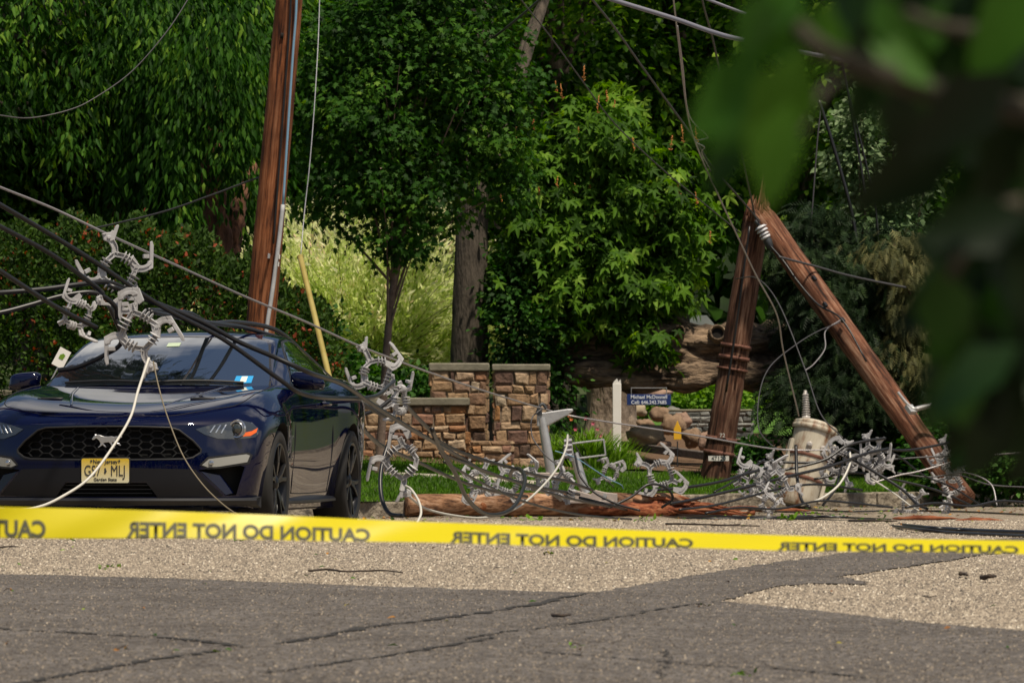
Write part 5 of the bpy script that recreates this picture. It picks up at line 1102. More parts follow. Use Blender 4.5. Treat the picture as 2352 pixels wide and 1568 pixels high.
# bonnet creases and vents
for sx in (1,-1):
    mb=MB(); P=topP([(sx*.30,.35),(sx*.42,.9),(sx*.50,1.5)]); mb.tube([p-Vector((0,0,.009)) for p in P],[.012+.004*math.sin(3.14*i/(len(P)-1)) for i in range(len(P))],8); mb.build('bonnet_crease',paint,car,auto=False)
    mb=MB(); c=top(sx*.50,.62); mb.box(c,(.16,.05,.012)); mb.box(c+Vector((0,.045,.006)),(.15,.02,.008)); mb.build('bonnet_vent',mblk,car,bevel=.004)
    sd=lambda y,z: Vector((sx*xside(y,z),y,z))
    for nm,P in [('door_gap',[(1.62,.93),(1.60,.7),(1.56,.4),(1.58,.27)]),('door_gap',[(2.95,.97),(2.98,.7),(2.96,.45),(2.90,.27)]),('sill_gap',[(1.58,.27),(2.2,.265),(2.90,.27)]),('fender_gap',[(.36,.60),(.55,.66),(.62,.64)])]:
        mb=MB(); mb.tube(catmull([sd(*p) for p in P],8),.0035,5); mb.build(nm,mline,car,auto=False)
    # door handle
    h=xside(2.72,.86); hd=empty('door_handle',(sx*h,2.72,.86)); hd.parent=car
    mb=MB(); mb.tube(catmull([Vector((0,-.10,0)),Vector((sx*.028,-.07,0)),Vector((sx*.032,0,.0)),Vector((sx*.028,.07,0)),Vector((0,.10,0))],5),.012,8); mb.build('grip',paint,hd)
    mb=MB(); mb.lathe([(.0,.003),(.028,.002),(.034,-.002)],18,Matrix.Scale(1.6,4,(0,1,0))@Matrix.Rotation(R(90*sx),4,'Y')); mb.build('recess',mblk,hd)
    # sill skirt
    mb=MB(); Vq=[];Fq=[]
    for i,y in enumerate(np.linspace(1.27,3.18,20)):
        w_=.895+.03*math.sin(i/19*3.14)+.012*(i/19); Vq+= [(sx*(w_-.06),y,.262),(sx*w_,y,.222),(sx*w_,y,.206),(sx*(w_-.10),y,.19)]
    for i in range(19):
        for k in range(4): Fq.append((i*4+k,(i+1)*4+k,(i+1)*4+(k+1)%4,i*4+(k+1)%4))
    Fq+=[(0,1,2,3),(79,78,77,76)]; mb.add(Vq,Fq); o=mb.build('side_skirt',MATS['dark_grey_trim'],car); fix(o.data)
    # mirror
    mr_=empty('door_mirror',(sx*.945,1.86,1.005)); mr_.parent=car
    V=[];Fc=[]; nn=20; mm_=12
    for j in range(mm_+1):
        for i in range(nn):
            th=math.pi*j/mm_; ph=2*math.pi*i/nn; x=math.sin(th)*math.cos(ph); z=math.sin(th)*math.sin(ph); y=math.cos(th)
            sg=lambda v,p: math.copysign(abs(v)**p,v)
            X_=sg(x,.55)*.108; Z_=sg(z,.6)*.062*(1-.10*sx*0); Y_=-sg(y,.7)*.07
            if Z_<0: Z_*=.9
            V.append((X_+sx*.015-(sx*.012 if Z_>0 else 0),Y_,Z_+X_*sx*-.08))
    Fc=[(j*nn+i,(j+1)*nn+i,(j+1)*nn+(i+1)%nn,j*nn+(i+1)%nn) for j in range(mm_) for i in range(nn)]
    mb=MB(); mb.add(V,Fc); o=mb.build('housing',paint,mr_,auto=False); fix(o.data)
    mb=MB(); mb.beam((-sx*.06,.01,-.045),(-sx*.14,.03,-.075),.05,.03); mb.build('arm',mblk,mr_,bevel=.008)
    mb=MB(); mb.box((sx*.012,0,-.052),(.20,.10,.012)); mb.build('lower_trim',mblk,mr_,bevel=.004)
# wipers, stickers, interior hints
for x0,x1 in [(-.62,.0),(-.05,.58)]:
    mb=MB(); mb.tube([gfront(x0+(x1-x0)*k/8,.985+.012*math.sin(k/8*3.14))[0]+Vector((0,-.012,.010)) for k in range(9)],.008,6); mb.build('wiper',mblk,car)
st=patch_on('inspection_sticker',[(.515,.985),(.625,.988),(.622,1.035),(.515,1.034)],mat('sky_blue_sticker',(.03,.30,.62),.4),car,gfront,.002,.010,.05)
patch_on('sticker_mark',[(.552,.992),(.590,.993),(.589,1.031),(.552,1.030)],mat('sticker_white',(.70,.72,.62),.5),st,gfront,.001,.012,.05)
patch_on('mirror_sensor',[(-.04,1.235),(.045,1.238),(.045,1.262),(-.04,1.259)],mat('pale_green_sensor',(.45,.55,.38),.4),car,gfront,.002,.010,.05)
# wheels
def wheel():
    w_=empty('wheel'); Rx=Matrix.Rotation(R(90),4,'Y')
    mb=MB(); mb.lathe([(.245,-.11),(.30,-.125),(.335,-.115),(WR,-.09),(WR+.001,0),(WR,.09),(.335,.115),(.30,.125),(.262,.115),(.245,.10)],56,Rx); mb.build('tyre',mtyre,w_,auto=False)
    mb=MB(); mb.lathe([(.262,.112),(.256,.118),(.243,.112),(.235,.09),(.215,.02),(.215,-.1)],56,Rx); mb.build('rim',mrim,w_,auto=False)
    mb=MB(); mb.lathe([(0,.02),(.19,.02),(.215,.0),(.215,-.06)],40,Rx); mb.build('brake_disc',mat('brake_dark',(.015,.014,.013),.6,.4),w_)
    for k in range(5):
        a=k*2*math.pi/5+.3; sp_=MB()
        for da in (-.20,.20):
            p0=Vector((.085,math.cos(a)*.05,math.sin(a)*.05)); p1=Vector((.098,math.cos(a+da*.55)*.14,math.sin(a+da*.55)*.14)); p2=Vector((.104,math.cos(a+da)*.246,math.sin(a+da)*.246))
            sp_.beam(p0,p1,.030,.024,up=(1,0,0)); sp_.beam(p1-(p1-p0)*.08,p2,.026,.022,up=(1,0,0))
        o=sp_.build('spoke',mrim,w_,smooth=False,bevel=.004)
    mb=MB(); mb.lathe([(0,.105),(.028,.104),(.034,.098),(.058,.09),(.065,.06)],24,Rx); mb.build('hub',mrim,w_,auto=False)
    return w_
w0=wheel(); w0.parent=car; w0.location=(.835,AF,WZ)
for x,y,rz in [(.835,AR,0),(-.835,AF,180),(-.835,AR,180)]:
    w_=dup(w0,car); w_.location=(x,y,WZ); w_.rotation_euler=(R(40),0,R(rz))
# ------------------------------------------------------------ cable spacers
m_sp=mat('grey_polymer',(.26,.25,.245),.6,noise=(7,(.46,.455,.46),.3,.62),bump=(40,.15,.002))
def claw_poly(n=14):
    """thick cradle with a narrow slot opening upwards"""
    o=[];i_=[]
    for k in range(n+1):
        a=R(170+k*(370-170)/n); o.append((.064*math.cos(a),.056*math.sin(a)+.0))
    for k in range(n+1):
        a=R(170+(n-k)*(370-170)/n); i_.append((.030*math.cos(a)+.004,.027*math.sin(a)+.006))
    return o+i_
def make_spacer(var=0):
    rr=random.Random(var*7+1); jt=lambda a:rr.uniform(-a,a)*(0 if var==0 else 1)
    root=empty('cable_spacer')
    # frame: head neck, diamond, with I-beam ribs
    J={'n0':(0,0,-.035),'n1':(.012,0,-.085),'t':(0,0,-.13),'l':(-.125,0,-.245),'r':(.125,0,-.245),'b':(0,0,-.375),'e':(0,0,-.43)}
    J={k:(v[0]+jt(.018),v[1]+jt(.012),v[2]+jt(.018)) for k,v in J.items()}; drop={0:(),1:(2,),2:(0,),3:(1,2),4:()}[var]
    mb=MB(); V3=lambda k:Vector(J[k])
    def limb(P,w_,flange=True):
        P=catmull(P,4)
        for i in range(len(P)-1):
            d=(P[i+1]-P[i])*.06; mb.beam(P[i]-d,P[i+1]+d,w_,.012,up=(0,1,0))
        if flange:
            for s_ in (-1,1):
                Q=[]
                for i in range(len(P)):
                    d=(P[min(i+1,len(P)-1)]-P[max(i-1,0)]).normalized(); nn=Vector((-d.z,0,d.x)); Q.append(P[i]+nn*s_*(w_/2))
                for i in range(len(Q)-1): mb.beam(Q[i],Q[i+1]+(Q[i+1]-Q[i])*.08,.007,.034,up=(0,1,0))
    limb([V3('n0'),V3('n1'),V3('t')],.034)
    limb([V3('t'),Vector((-.075,0,-.17)),V3('l')],.026); limb([V3('t'),Vector((.075,0,-.17)),V3('r')],.026)
    limb([V3('l'),Vector((-.055,0,-.33)),V3('b')],.026); limb([V3('r'),Vector((.055,0,-.33)),V3('b')],.026)
    limb([V3('b'),V3('e')],.034)
    mb.prism([(-.03,-.40),(.03,-.40),(.012,-.345),(-.012,-.345)],.012); mb.prism([(-.03,-.115),(.03,-.115),(.045,-.155),(0,-.135),(-.045,-.155)],.012)
    mb.build('frame',m_sp,root,smooth=False,bevel=.003)
    # sheds
    for (a,b) in (('t','l'),('t','r'),('l','b'),('r','b')):
        A,B=V3(a),V3(b); bow=Vector(((-1 if 'l' in(a,b) else 1)*.012,0,.012 if a=='t' else -.012))
        for k in range(3):
            t_=.36+.15*k; c=A.lerp(B,t_)+bow; q=(B-A).to_track_quat('Z','Y').to_matrix().to_4x4()
            mb=MB(); mb.lathe([(0,.006),(.030,.005),(.039,.001),(.040,-.002),(.030,-.003),(0,-.004)],16,Matrix.Translation(c)@q@Matrix.Scale(1.15,4,(1,0,0))); mb.build('shed',m_sp,root,auto=False)
    # head clamp (messenger)
    mb=MB(); mb.prism([(-.045,.012),(-.048,-.022),(-.02,-.042),(.022,-.040),(.075,.045),(.068,.056),(.050,.048),(.030,.020),(.024,.030),(.012,.018),(-.02,.022)],.030)
    mb.prism([(-.050,.018),(-.035,.024),(-.02,.016),(-.04,.006)],.045); mb.tube([(-.012,-.03,-.012),(-.012,.03,-.012)],.013,10)
    mb.build('messenger_clamp',m_sp,root,smooth=False,bevel=.004)
    # claws: left, right, end
    for ci,(c,mir) in enumerate(((V3('l')+Vector((-.042,0,.01)),-1),(V3('r')+Vector((.042,0,.01)),1),(V3('e')+Vector((0,0,-.05)),1))):
        if ci in drop: continue
        M_=Matrix.Translation(c)@Matrix.Rotation(R(jt(38)),4,'Y')@Matrix.Rotation(R(jt(30)),4,'Z')
        if mir<0: M_=M_@Matrix.Scale(-1,4,(1,0,0))
        mb=MB(); mb.prism(claw_poly(),.016,M_); mb.prism(claw_poly(),.030,M_@Matrix.Scale(.55,4,(0,0,1)))
        mb.prism([(.026,-.052),(.060,-.045),(.100,.100),(.098,.132),(.082,.128),(.050,.010)],.022,M_)      # lever tongue
        mb.prism([(-.082,-.03),(-.040,-.050),(-.030,.02),(-.050,.070),(-.088,.055)],.020,M_)
        mb.prism([(.012,.034),(.050,.024),(.056,.050),(.018,.060)],.05,M_)
        o=mb.build('cradle_claw',m_sp,root,smooth=False,bevel=.003); fix(o.data)
    return root
protos=[make_spacer(v) for v in range(5)]; used=set(); spn=[0]
def spacer(px,py,d,roll,yaw,label,s=1.0,tilt=0):
    v=(spn[0]*3+spn[0]//5)%5 if spn[0]>1 else 0; o=protos[v] if v not in used else dup(protos[v]); used.add(v); spn[0]+=1
    o.location=at(px,py,d); o.rotation_euler=(R(tilt),R(roll),R(yaw)); o.scale=(s*.93,)*3; tag(o,label,'cable spacer','grey cable spacers'); return o
# px,py is the messenger clamp; roll>0 turns clockwise in the picture
spacer(252,540,37.0,-14,12,'uppermost grey spacer, hanging upright from the wire above the car roof',1.05)
spacer(345,846,35.7,163,-8,'grey spacer upside down in front of the windscreen with a white cable from its clamp',1.05)
spacer(232,690,36.3,60,38,'grey spacer turned sideways between the two above the car roof',.78,15)
spacer(832,795,43.0,-28,14,'grey spacer hanging from the wire to the right of the car mirror',1.0)
spacer(930,1135,42.0,176,-6,'grey spacer standing upside down on the lawn side, right of the rear wheel',1.08)
spacer(900,880,42.6,-52,55,'grey spacer seen nearly edge on between the hanging one and the upside down one',.85,10)
spacer(1120,1058,57.5,28,30,'grey spacer on the lawn behind the log, furthest left of those there',1.0)
spacer(1180,1085,58.0,-70,-25,'grey spacer lying flat behind the middle of the log',.95,-10)
spacer(1215,1085,58.8,68,15,'grey spacer behind the log at the foot of the left steel bracket',1.05)
spacer(1285,1060,58.6,-12,-40,'grey spacer wedged between the two steel brackets',1.1)
spacer(1372,1105,59.9,-118,30,'grey spacer lying behind the log just right of the clamped bracket',.8)
spacer(1465,1060,60.2,-62,10,'grey spacer on the grass below the white sign post, its clamp raised to the left',1.2)
spacer(1768,1045,62.5,-10,-35,'grey spacer leaning on the left side of the transformer can',1.0)
spacer(1765,1070,61.8,62,20,'grey spacer hooked on the thick cables left of the transformer',1.1)
spacer(1700,1090,61.5,-60,-20,'small looking grey spacer on the cables left of the transformer group',.8)
spacer(1835,1120,61.0,98,10,'grey spacer lying in front of the transformer foot',1.15)
spacer(1795,1150,60.8,80,40,'lowest grey spacer, on the ground in front of the transformer',.8)
spacer(1945,1015,62.6,25,20,'left one of the grey spacers standing up right of the transformer',1.0)
spacer(1990,1000,62.4,-8,-20,'middle one of the grey spacers standing up right of the transformer',1.1)
spacer(2020,1010,62.2,15,35,'right one of the grey spacers standing up right of the transformer',1.0)
spacer(1950,1115,62.0,160,-15,'grey spacer hanging upside down below the upright ones, pointing to the ground',1.1)
spacer(2050,1075,62.5,100,10,'grey spacer lying sideways on the cables left of the fallen pole',.8)
spacer(2165,1010,63.5,-18,18,'grey spacer in front of the fallen pole, left of two on the same cable',1.0)
spacer(2205,1010,63.3,12,-22,'grey spacer just right of the fallen pole, right of two on the same cable',1.05)
spacer(2145,1100,63.0,-75,25,'grey spacer crossing the lower end of the fallen pole',1.0)
spacer(2120,1130,62.6,50,-30,'grey spacer heaped on the ground left of the fallen pole foot',.9)
spacer(2180,1140,62.4,-30,60,'tangled grey spacer on the ground in front of the fallen pole foot',.8,20)
# ------------------------------------------------------------ steel bracket arms
def bracket(px0,py0,px1,py1,d,kind,label):
    a=at(px0,py0,d); b=at(px1,py1,d); root=empty('bracket_arm',a); tag(root,label,'steel bracket','steel pole brackets'); v=b-a
    mb=MB(); mb.tube([Vector((0,0,0)),v*.5,v],[.052,.050,.046],18); mb.build('tube_arm',m_steel,root)
    if kind==0:
        h=MB(); h.prism([(-.05,-.10),(.05,-.10),(.27,.02),(.33,.06),(.33,.09),(.27,.09),(.04,.055),(-.02,.05),(-.05,.02)],.06,Matrix.Translation(v)); h.build('head',m_steel,root,smooth=False,bevel=.012)
        h=MB(); h.tube(catmull([v+Vector((-.05,-.03,.03)),v+Vector((-.03,-.04,.10)),v+Vector((.01,-.03,.14)),v+Vector((.05,-.03,.09))],4),.016,8); h.box(v+Vector((-.02,-.03,.06)),(.05,.05,.08)); h.build('wire_clamp',MATS['dark_iron'],root)
        h=MB(); h.box((0.02,0,-.02),(.34,.10,.07)); h.build('base_plate',mat('worn_steel',(.42,.36,.32),.6,.4),root,bevel=.008)
    else:
        h=MB(); M_=Matrix.Translation(v)@Matrix.Rotation(R(-7),4,'Y')
        for z in (.10,-.06): h.box((M_@Vector((.15,0,z))),(.36,.07,.018),M_.to_3x3())
        h.box(M_@Vector((.325,0,.02)),(.016,.07,.16),M_.to_3x3()); h.box(M_@Vector((-.03,0,.02)),(.05,.07,.20),M_.to_3x3()); h.build('frame_head',m_steel,root,smooth=False,bevel=.004)
        h=MB(); h.tube(catmull([v+Vector((-.06,-.03,-.05)),v+Vector((-.09,-.04,.03)),v+Vector((-.05,-.03,.10)),v+Vector((-.07,-.03,.16))],4),.020,8)
        for k in range(4): h.tube([v+Vector((-.10,-.035,-.03+k*.05)),v+Vector((-.02,-.035,-.02+k*.05))],.024,8)
        h.build('wire_clamp',mat('pale_iron',(.30,.29,.31),.5,.5),root)
        h=MB(); h.prism([(-.17,.05),(-.12,.075),(.05,.02),(.10,.07),(.20,.045),(.33,.03),(.33,-.07),(-.05,-.05),(-.13,-.035),(-.18,0)],.03,Matrix.Translation((.0,-.06,-.03))); 
        h.box((.06,-.085,-.085),(.46,.06,.03)); h.build('base_plate',MATS['worn_steel'],root,smooth=False,bevel=.006)
        for x in (-.13,.20):
            h=MB(); h.tube([(x,-.075,-.02),(x,-.11,-.02)],.024,6); h.build('bolt_head',m_steel,root)
    return root
bracket(1266,1088,1244,958,60.3,0,'upright galvanised bracket arm with a tapering head, behind the log')
bracket(1345,1133,1318,1040,59.8,1,'galvanised bracket arm with a square frame head clamped to the log')
# ------------------------------------------------------------ wires and cables
m_wire=mat('grey_stranded_wire',(.34,.32,.32),.45,.5,bump=(120,.6,.003)); m_white=mat('pale_cable',(.55,.53,.47),.5,bump=(150,.5,.003)); m_brown=mat('olive_brown_wire',(.16,.13,.08),.6); m_thinb=mat('dark_thin_wire',(.055,.052,.055),.5)
def cable(pts,rad,m,label,cat='cable',group=None,name='cable',n=8):
    P=[at(x,y,d) for x,y,d in pts]
    if True:
        for p in P: p.z=max(p.z,ground_z(p.x,p.y)+rad)
    Q=catmull(P,n); o0=Q[0].copy(); mb=MB(); mb.tube([q-o0 for q in Q],rad,8); o=mb.build(name,m,None,auto=False); o.location=o0; tag(o,label,cat,group); return o
def ramp(pts,d0,d1):
    n=len(pts); return [(x,y,d0+(d1-d0)*i/(n-1)) for i,(x,y) in enumerate(pts)]
G='thick black insulated cables'; TW='thin overhead wires'
cable([(-90,392,35.8),(0,430,36.2),(120,478,36.7),(252,540,37.1),(400,607,38.2),(560,680,39.8),(700,738,41.3),(832,797,43.1),(1000,860,48),(1120,900,54),(1240,936,60.2),(1330,958,60.6),(1600,1000,61.5),(1775,1030,62.4),(1900,1033,62.5),(1950,1030,62.6)],.0085,m_wire,'grey stranded wire sloping from the upper left through the spacer clamps to the transformer','wire',name='messenger_wire')
B=.016
cable([(-80,430,35.6),(0,470,35.8),(200,590,36.3),(372,704,36.6),(510,777,36.8),(638,868,37.0),(693,903,37.2),(765,914,37.9),(857,911,40.5),(891,887,42.2),(905,875,42.6)],B,m_blackr,'thick black cable crossing the windscreen and sagging below the car door mirror',group=G)
cable([(250,655,36.5),(390,708,36.75),(470,742,36.85),(547,784,36.95),(624,817,37.05),(715,857,37.2),(788,883,38.2),(861,932,39.8),(945,985,41.9),(1000,1016,44),(1063,1053,48),(1115,1083,51),(1215,1113,55),(1266,1124,57.5),(1330,1135,59.2)],B,m_blackr,'thick black cable from over the car mirror through the upside down spacer to the log',group=G)
cable(ramp([(-80,480),(0,520),(120,585),(215,655),(235,672)],35.6,36.6),B,m_blackr,'thick black cable entering at the left edge below the wire, ending at the spacers',group=G)
cable(ramp([(-80,575),(0,622),(128,704),(222,752)],35.4,36.0),B,m_blackr,'thick black cable at the left edge leading to the lowest claw above the car',group=G)
cable(ramp([(-80,675),(0,672),(100,664),(190,652),(250,648),(300,668)],36.4,37.0),B,m_blackr,'nearly level black cable at the left edge, uppermost of the two level ones',group=G)
cable(ramp([(-80,728),(0,718),(70,700),(140,680),(215,672),(262,700),(268,730)],36.4,36.8),B,m_blackr,'rising black cable at the left edge below the level one, bending down at the spacers',group=G)
cable(ramp([(250,700),(280,780),(240,815),(180,842),(135,850)],36.9,37.2),B,m_blackr,'black cable end hanging over the passenger side of the windscreen',group=G)
cable(ramp([(340,712),(430,718),(480,741),(545,740),(632,757),(693,806),(747,857),(800,905),(857,941),(900,965)],37.4,43.0),B,m_blackr,'black cable lying along the rear of the car roof and down behind the mirror',group=G)
cable(ramp([(346,716),(440,735),(510,745),(560,752),(640,775)],37.2,39.2),B*.9,m_blackr,'black cable just touching the top edge of the windscreen',group=G)
cable(ramp([(823,955),(864,941),(900,915),(925,890)],42.6,43.0),B,m_blackr,'short black cable stub behind the edge on spacer',group=G)
cable(ramp([(829,981),(870,1019),(911,1039),(965,1063),(1046,1100),(1131,1127),(1210,1140)],42.2,58.8),B,m_blackr,'black cable running from the rear wheel through the left claw to the log',group=G)
cable(ramp([(925,900),(930,925),(955,955),(985,985),(1012,1015),(1080,1046),(1182,1076),(1232,1091),(1300,1104),(1360,1125)],42.8,59.0),B,m_blackr,'black cable from the edge on spacer, highest of those running to the brackets',group=G)
cable(ramp([(992,985),(1009,1026),(1046,1087),(1073,1144),(1111,1178),(1150,1180),(1182,1161),(1202,1120),(1205,1093),(1192,1076),(1175,1082),(1172,1100)],43.0,56),B*1.15,m_blackr,'thick black cable hanging in a big loop to the road before the log',group=G)
cable(ramp([(915,960),(905,985),(884,1042),(874,1093),(877,1144),(894,1178),(925,1184)],42.8,42.0),B,m_blackr,'black cable drooping in an arc to the road beside the rear wheel',group=G)
cable(ramp([(1304,998),(1300,1030),(1276,1080),(1232,1130),(1182,1168),(1114,1188),(1046,1184),(979,1168),(941,1141)],59.2,42.4),.010,m_white,'pale cable curving from the framed bracket across the log to the upside down spacer','cable',name='pale_cable',group='pale cables')
cable(ramp([(932,1115),(945,1124),(962,1151),(967,1178),(958,1200)],42.0,41.0),.009,m_white,'short pale cable end under the upside down spacer','cable',name='pale_cable',group='pale cables')
cable(ramp([(342,822),(317,897),(299,959),(255,1032),(204,1098),(146,1138),(91,1163),(30,1170),(-60,1160)],35.5,34.2),.0085,m_white,'pale cable hanging from the upside down spacer across the grille and plate','cable',name='pale_cable',group='pale cables')
cable(ramp([(352,830),(364,886),(383,952),(419,1043),(463,1109),(510,1156),(552,1185),(600,1210)],35.6,34.6),.0045,m_brown,'thin olive wire hanging across the car bonnet to the right of the pale cable','wire',name='thin_wire')
cable(ramp([(470,-70),(431,0),(380,77),(302,165),(218,225),(158,253),(70,271),(0,265),(-90,250)],46,45),.005,m_thinb,'thin wire sagging across the leaves at the upper left','wire',group=TW,name='thin_wire')
cable(ramp([(640,396),(594,408),(492,446),(387,483),(281,510),(200,528)],59.9,62),.011,m_thinb,'dark wire running from the upright pole down to the left behind the spacers','wire',group=TW,name='thin_wire')
cable(ramp([(1290,-40),(1240,0),(1166,62),(1050,150)],60,66),.014,m_thinb,'short dark wire at the top of the photo left of the crossing wires','wire',group=TW,name='thin_wire')
cable(ramp([(1160,-60),(1197,0),(1259,78),(1338,187),(1396,266),(1455,328),(1540,405),(1620,470),(1700,535)],58,68.6),.008,m_thinb,'thin wire descending over the horse chestnut to the broken pole','wire',group=TW,name='thin_wire')
cable(ramp([(1320,-60),(1361,0),(1408,59),(1466,141),(1533,234),(1592,315),(1634,380),(1690,445),(1745,508)],56,69.0),.012,m_thinb,'twisted dark cable descending steeply to the top of the broken pole','wire',group=TW,name='thin_wire')
cable(ramp([(1330,-28),(1408,0),(1548,43),(1640,75),(1720,95),(2000,150),(2500,240)],50,48),.020,mat('bluish_grey_cable',(.17,.17,.20),.45),'thick bluish grey cable crossing the top of the photo','cable',name='overhead_cable')
cable(ramp([(1560,-30),(1615,-5),(1720,35),(1800,65),(2000,130)],50,49),.013,MATS['bluish_grey_cable'],'thinner bluish cable at the top, above the thick one','cable',name='overhead_cable')
cable(ramp([(1543,-60),(1547,0),(1561,117),(1577,248),(1596,323),(1629,403),(1657,464),(1690,534),(1737,633),(1784,722),(1800,810),(1835,955)],56,65.8),.009,m_wire,'pale wire falling from the top of the photo past the broken pole to the transformer','wire',group=TW,name='thin_wire')
cable(ramp([(1556,60),(1568,150),(1582,262),(1622,309),(1622,318),(1596,325),(1618,338),(1612,352),(1634,394)],56.4,60.5),.007,m_wire,'kinked loose wire strand hanging beside the long pale wire','wire',group=TW,name='thin_wire')
cable(ramp([(1606,-60),(1615,9),(1638,94),(1666,225),(1699,337),(1718,422),(1735,500)],58,69),.012,m_thinb,'dark cable falling straight to the splintered top of the pole','wire',group=TW,name='thin_wire')
cable(ramp([(1690,640),(1740,640),(1790,700),(1850,850),(1885,950),(1935,1005)],69,64),.007,m_thinb,'thin dark wire crossing the dark conifer down to the upright spacers','wire',group=TW,name='thin_wire')
for i,(p,rr,lb) in enumerate([([(1880,230),(1905,305),(1930,390),(1952,469),(1962,520),(1968,560)],.022,'leftmost thick of the dark vertical cables hanging behind the blurred leaves'),([(1925,100),(1948,211),(1972,350),(1990,459)],.016,'second dark vertical cable from the left behind the blurred leaves'),([(1945,200),(1966,281),(1995,400),(2010,470),(2020,580)],.012,'rightmost dark vertical cable behind the blurred leaves'),([(1885,250),(1877,328),(1868,450),(1859,560)],.010,'thin dark wire hanging left of the dark vertical cables')]):
    cable(ramp(p,72,72),rr,m_blackr if i<3 else m_thinb,lb,'cable',group='hanging dark cables',name='hanging_cable')
cable(ramp([(1790,590),(1863,609),(1930,628),(1990,642),(2080,660)],68,70),.014,m_thinb,'dark wire going right from the break of the pole','wire',group=TW,name='thin_wire')
cable(ramp([(1930,740),(1880,760),(1830,790),(1770,840),(1745,900),(1742,980),(1770,1020),(1800,1035)],67.8,63),.006,m_thinb,'thin wire looping from the fallen pole to the left of the transformer','wire',group=TW,name='thin_wire')
cable(ramp([(1930,735),(1896,760),(1895,800),(1870,835),(1850,850)],67.8,66),.007,m_wire,'short curled wire hanging from the fallen pole','wire',group=TW,name='thin_wire')
C='cables tangled round the transformer'
cable(ramp([(1480,1128),(1509,1125),(1589,1117),(1657,1105),(1705,1090),(1760,1075)],60.2,61.5),.016,m_blackr,'black cable from the log end rising to the spacer left of the transformer',group=C)
cable(ramp([(1540,1156),(1581,1149),(1669,1129),(1749,1109),(1830,1089),(1910,1069),(1990,1041),(2040,1030)],60.0,62.3),.017,m_blackr,'long black cable rising from the log across the front of the transformer',group=C)
cable(ramp([(1720,1092),(1790,1081),(1890,1057),(1942,1025),(1990,1012),(2034,1006)],61.5,62.2),.015,m_blackr,'black cable over the middle of the transformer to the upright spacers',group=C)
cable(ramp([(1740,1060),(1794,1061),(1870,1061),(1925,1045),(1950,1030),(1975,1040)],62,62.4),.015,m_blackr,'black cable curving over the transformer belly',group=C)
cable(ramp([(1828,1022),(1830,1085),(1834,1115),(1842,1150),(1860,1165)],61.6,61.0),.018,m_blackr,'black cable standing upright in front of the transformer',group=C)
cable(ramp([(1640,1130),(1680,1108),(1720,1080),(1755,1055)],61,62),.011,m_blackr,'thin black cable beside the cables left of the transformer',group=C)
cable(ramp([(1952,1037),(1952,1065),(1930,1109),(1898,1137),(1870,1151),(1840,1160)],62.0,61.0),.012,m_white,'pale cable curving down from the upright spacers to the ground','cable',name='pale_cable',group='pale cables')
cable(ramp([(2030,1032),(2090,1033),(2158,1021),(2200,1012)],62.4,63.2),.014,m_blackr,'black cable sagging between the upright spacers and the fallen pole',group=C)
cable(ramp([(1960,1050),(2040,1054),(2130,1049),(2240,1043),(2352,1042),(2450,1045)],62.5,63),.009,m_thinb,'dark wire running level to the right edge','wire',group=C,name='thin_wire')
cable(ramp([(1998,1111),(2060,1092),(2110,1082),(2170,1065),(2230,1050),(2300,1042),(2400,1036)],62.0,62.6),.009,m_wire,'pale wire rising gently to the right edge in front of the fallen pole','wire',group=C,name='thin_wire')
cable(ramp([(1940,1045),(2000,1078),(2070,1122),(2106,1157),(2130,1168)],62.0,61.2),.016,m_blackr,'black cable dropping diagonally right of the upright spacers to the road',group=C)
cable(ramp([(2000,1098),(2050,1130),(2090,1160),(2110,1172)],62,61.0),.008,m_white,'pale strand ending on the road left of the fallen pole foot','wire',name='thin_wire',group=C)
cable(ramp([(2060,1085),(2130,1095),(2200,1090),(2270,1112),(2352,1118),(2430,1122)],62.6,63),.008,m_thinb,'dark wire with a low arch running off to the right edge','wire',group=C,name='thin_wire')
cable(ramp([(2170,1090),(2220,1085),(2275,1110),(2290,1160)],62.6,62),.008,m_wire,'pale wire arching to the ground at the right of the fallen pole','wire',group=C,name='thin_wire')
cable(ramp([(1890,1160),(1920,1120),(1930,1080),(1945,1040)],61.4,62.2),.014,m_blackr,'black cable rising right of the transformer foot',group=C)
for pts,rr,lb in [([(1330,1142),(1408,1161),(1489,1179),(1649,1186),(1770,1188),(1890,1186),(1990,1193),(2090,1208),(2220,1217),(2352,1222),(2480,1226)],.016,'long black cable lying on the road from the bracket to the right edge'),([(1360,1150),(1450,1172),(1560,1188),(1700,1190),(1830,1191),(1960,1197),(2060,1209),(2180,1222),(2352,1230),(2480,1238)],.011,'second black cable lying on the road just in front of the first'),([(1850,1170),(1950,1174),(2060,1172),(2200,1174),(2352,1181),(2450,1186)],.010,'black cable lying along the kerb at the right'),([(1920,1186),(2050,1192),(2200,1198),(2352,1203),(2450,1206)],.007,'thin black wire on the road between the kerb and the long cables')]:
    P=[]
    for x,y in pts:
        d=58.0
        for _ in range(6): d=(CAMH-road_z(d)-rr)*F/(y-YH)
        if y<1165: d=59.3
        P.append((x,y,d))
    cable(P,rr,m_blackr,lb,group='cables lying on the road')
cable(ramp([(1245,938),(1222,960),(1222,1000),(1240,1030),(1258,1050),(1290,1075)],60.0,59.6),.007,m_thinb,'thin dark wire bowing left of the upright bracket arm','wire',name='thin_wire',group=TW)
cable(ramp([(1275,1035),(1320,1050),(1360,1075),(1400,1100),(1425,1112),(1432,1122)],59.6,60),.005,m_bluew,'thin pale blue wire between the bracket and the lawn','wire',name='thin_wire')
cable(ramp([(1290,1035),(1310,1000),(1325,1030),(1345,1060),(1385,1095),(1410,1118)],59.8,60.2),.006,m_thinb,'thin twisted dark wire hanging from the framed bracket','wire',name='thin_wire',group=TW)
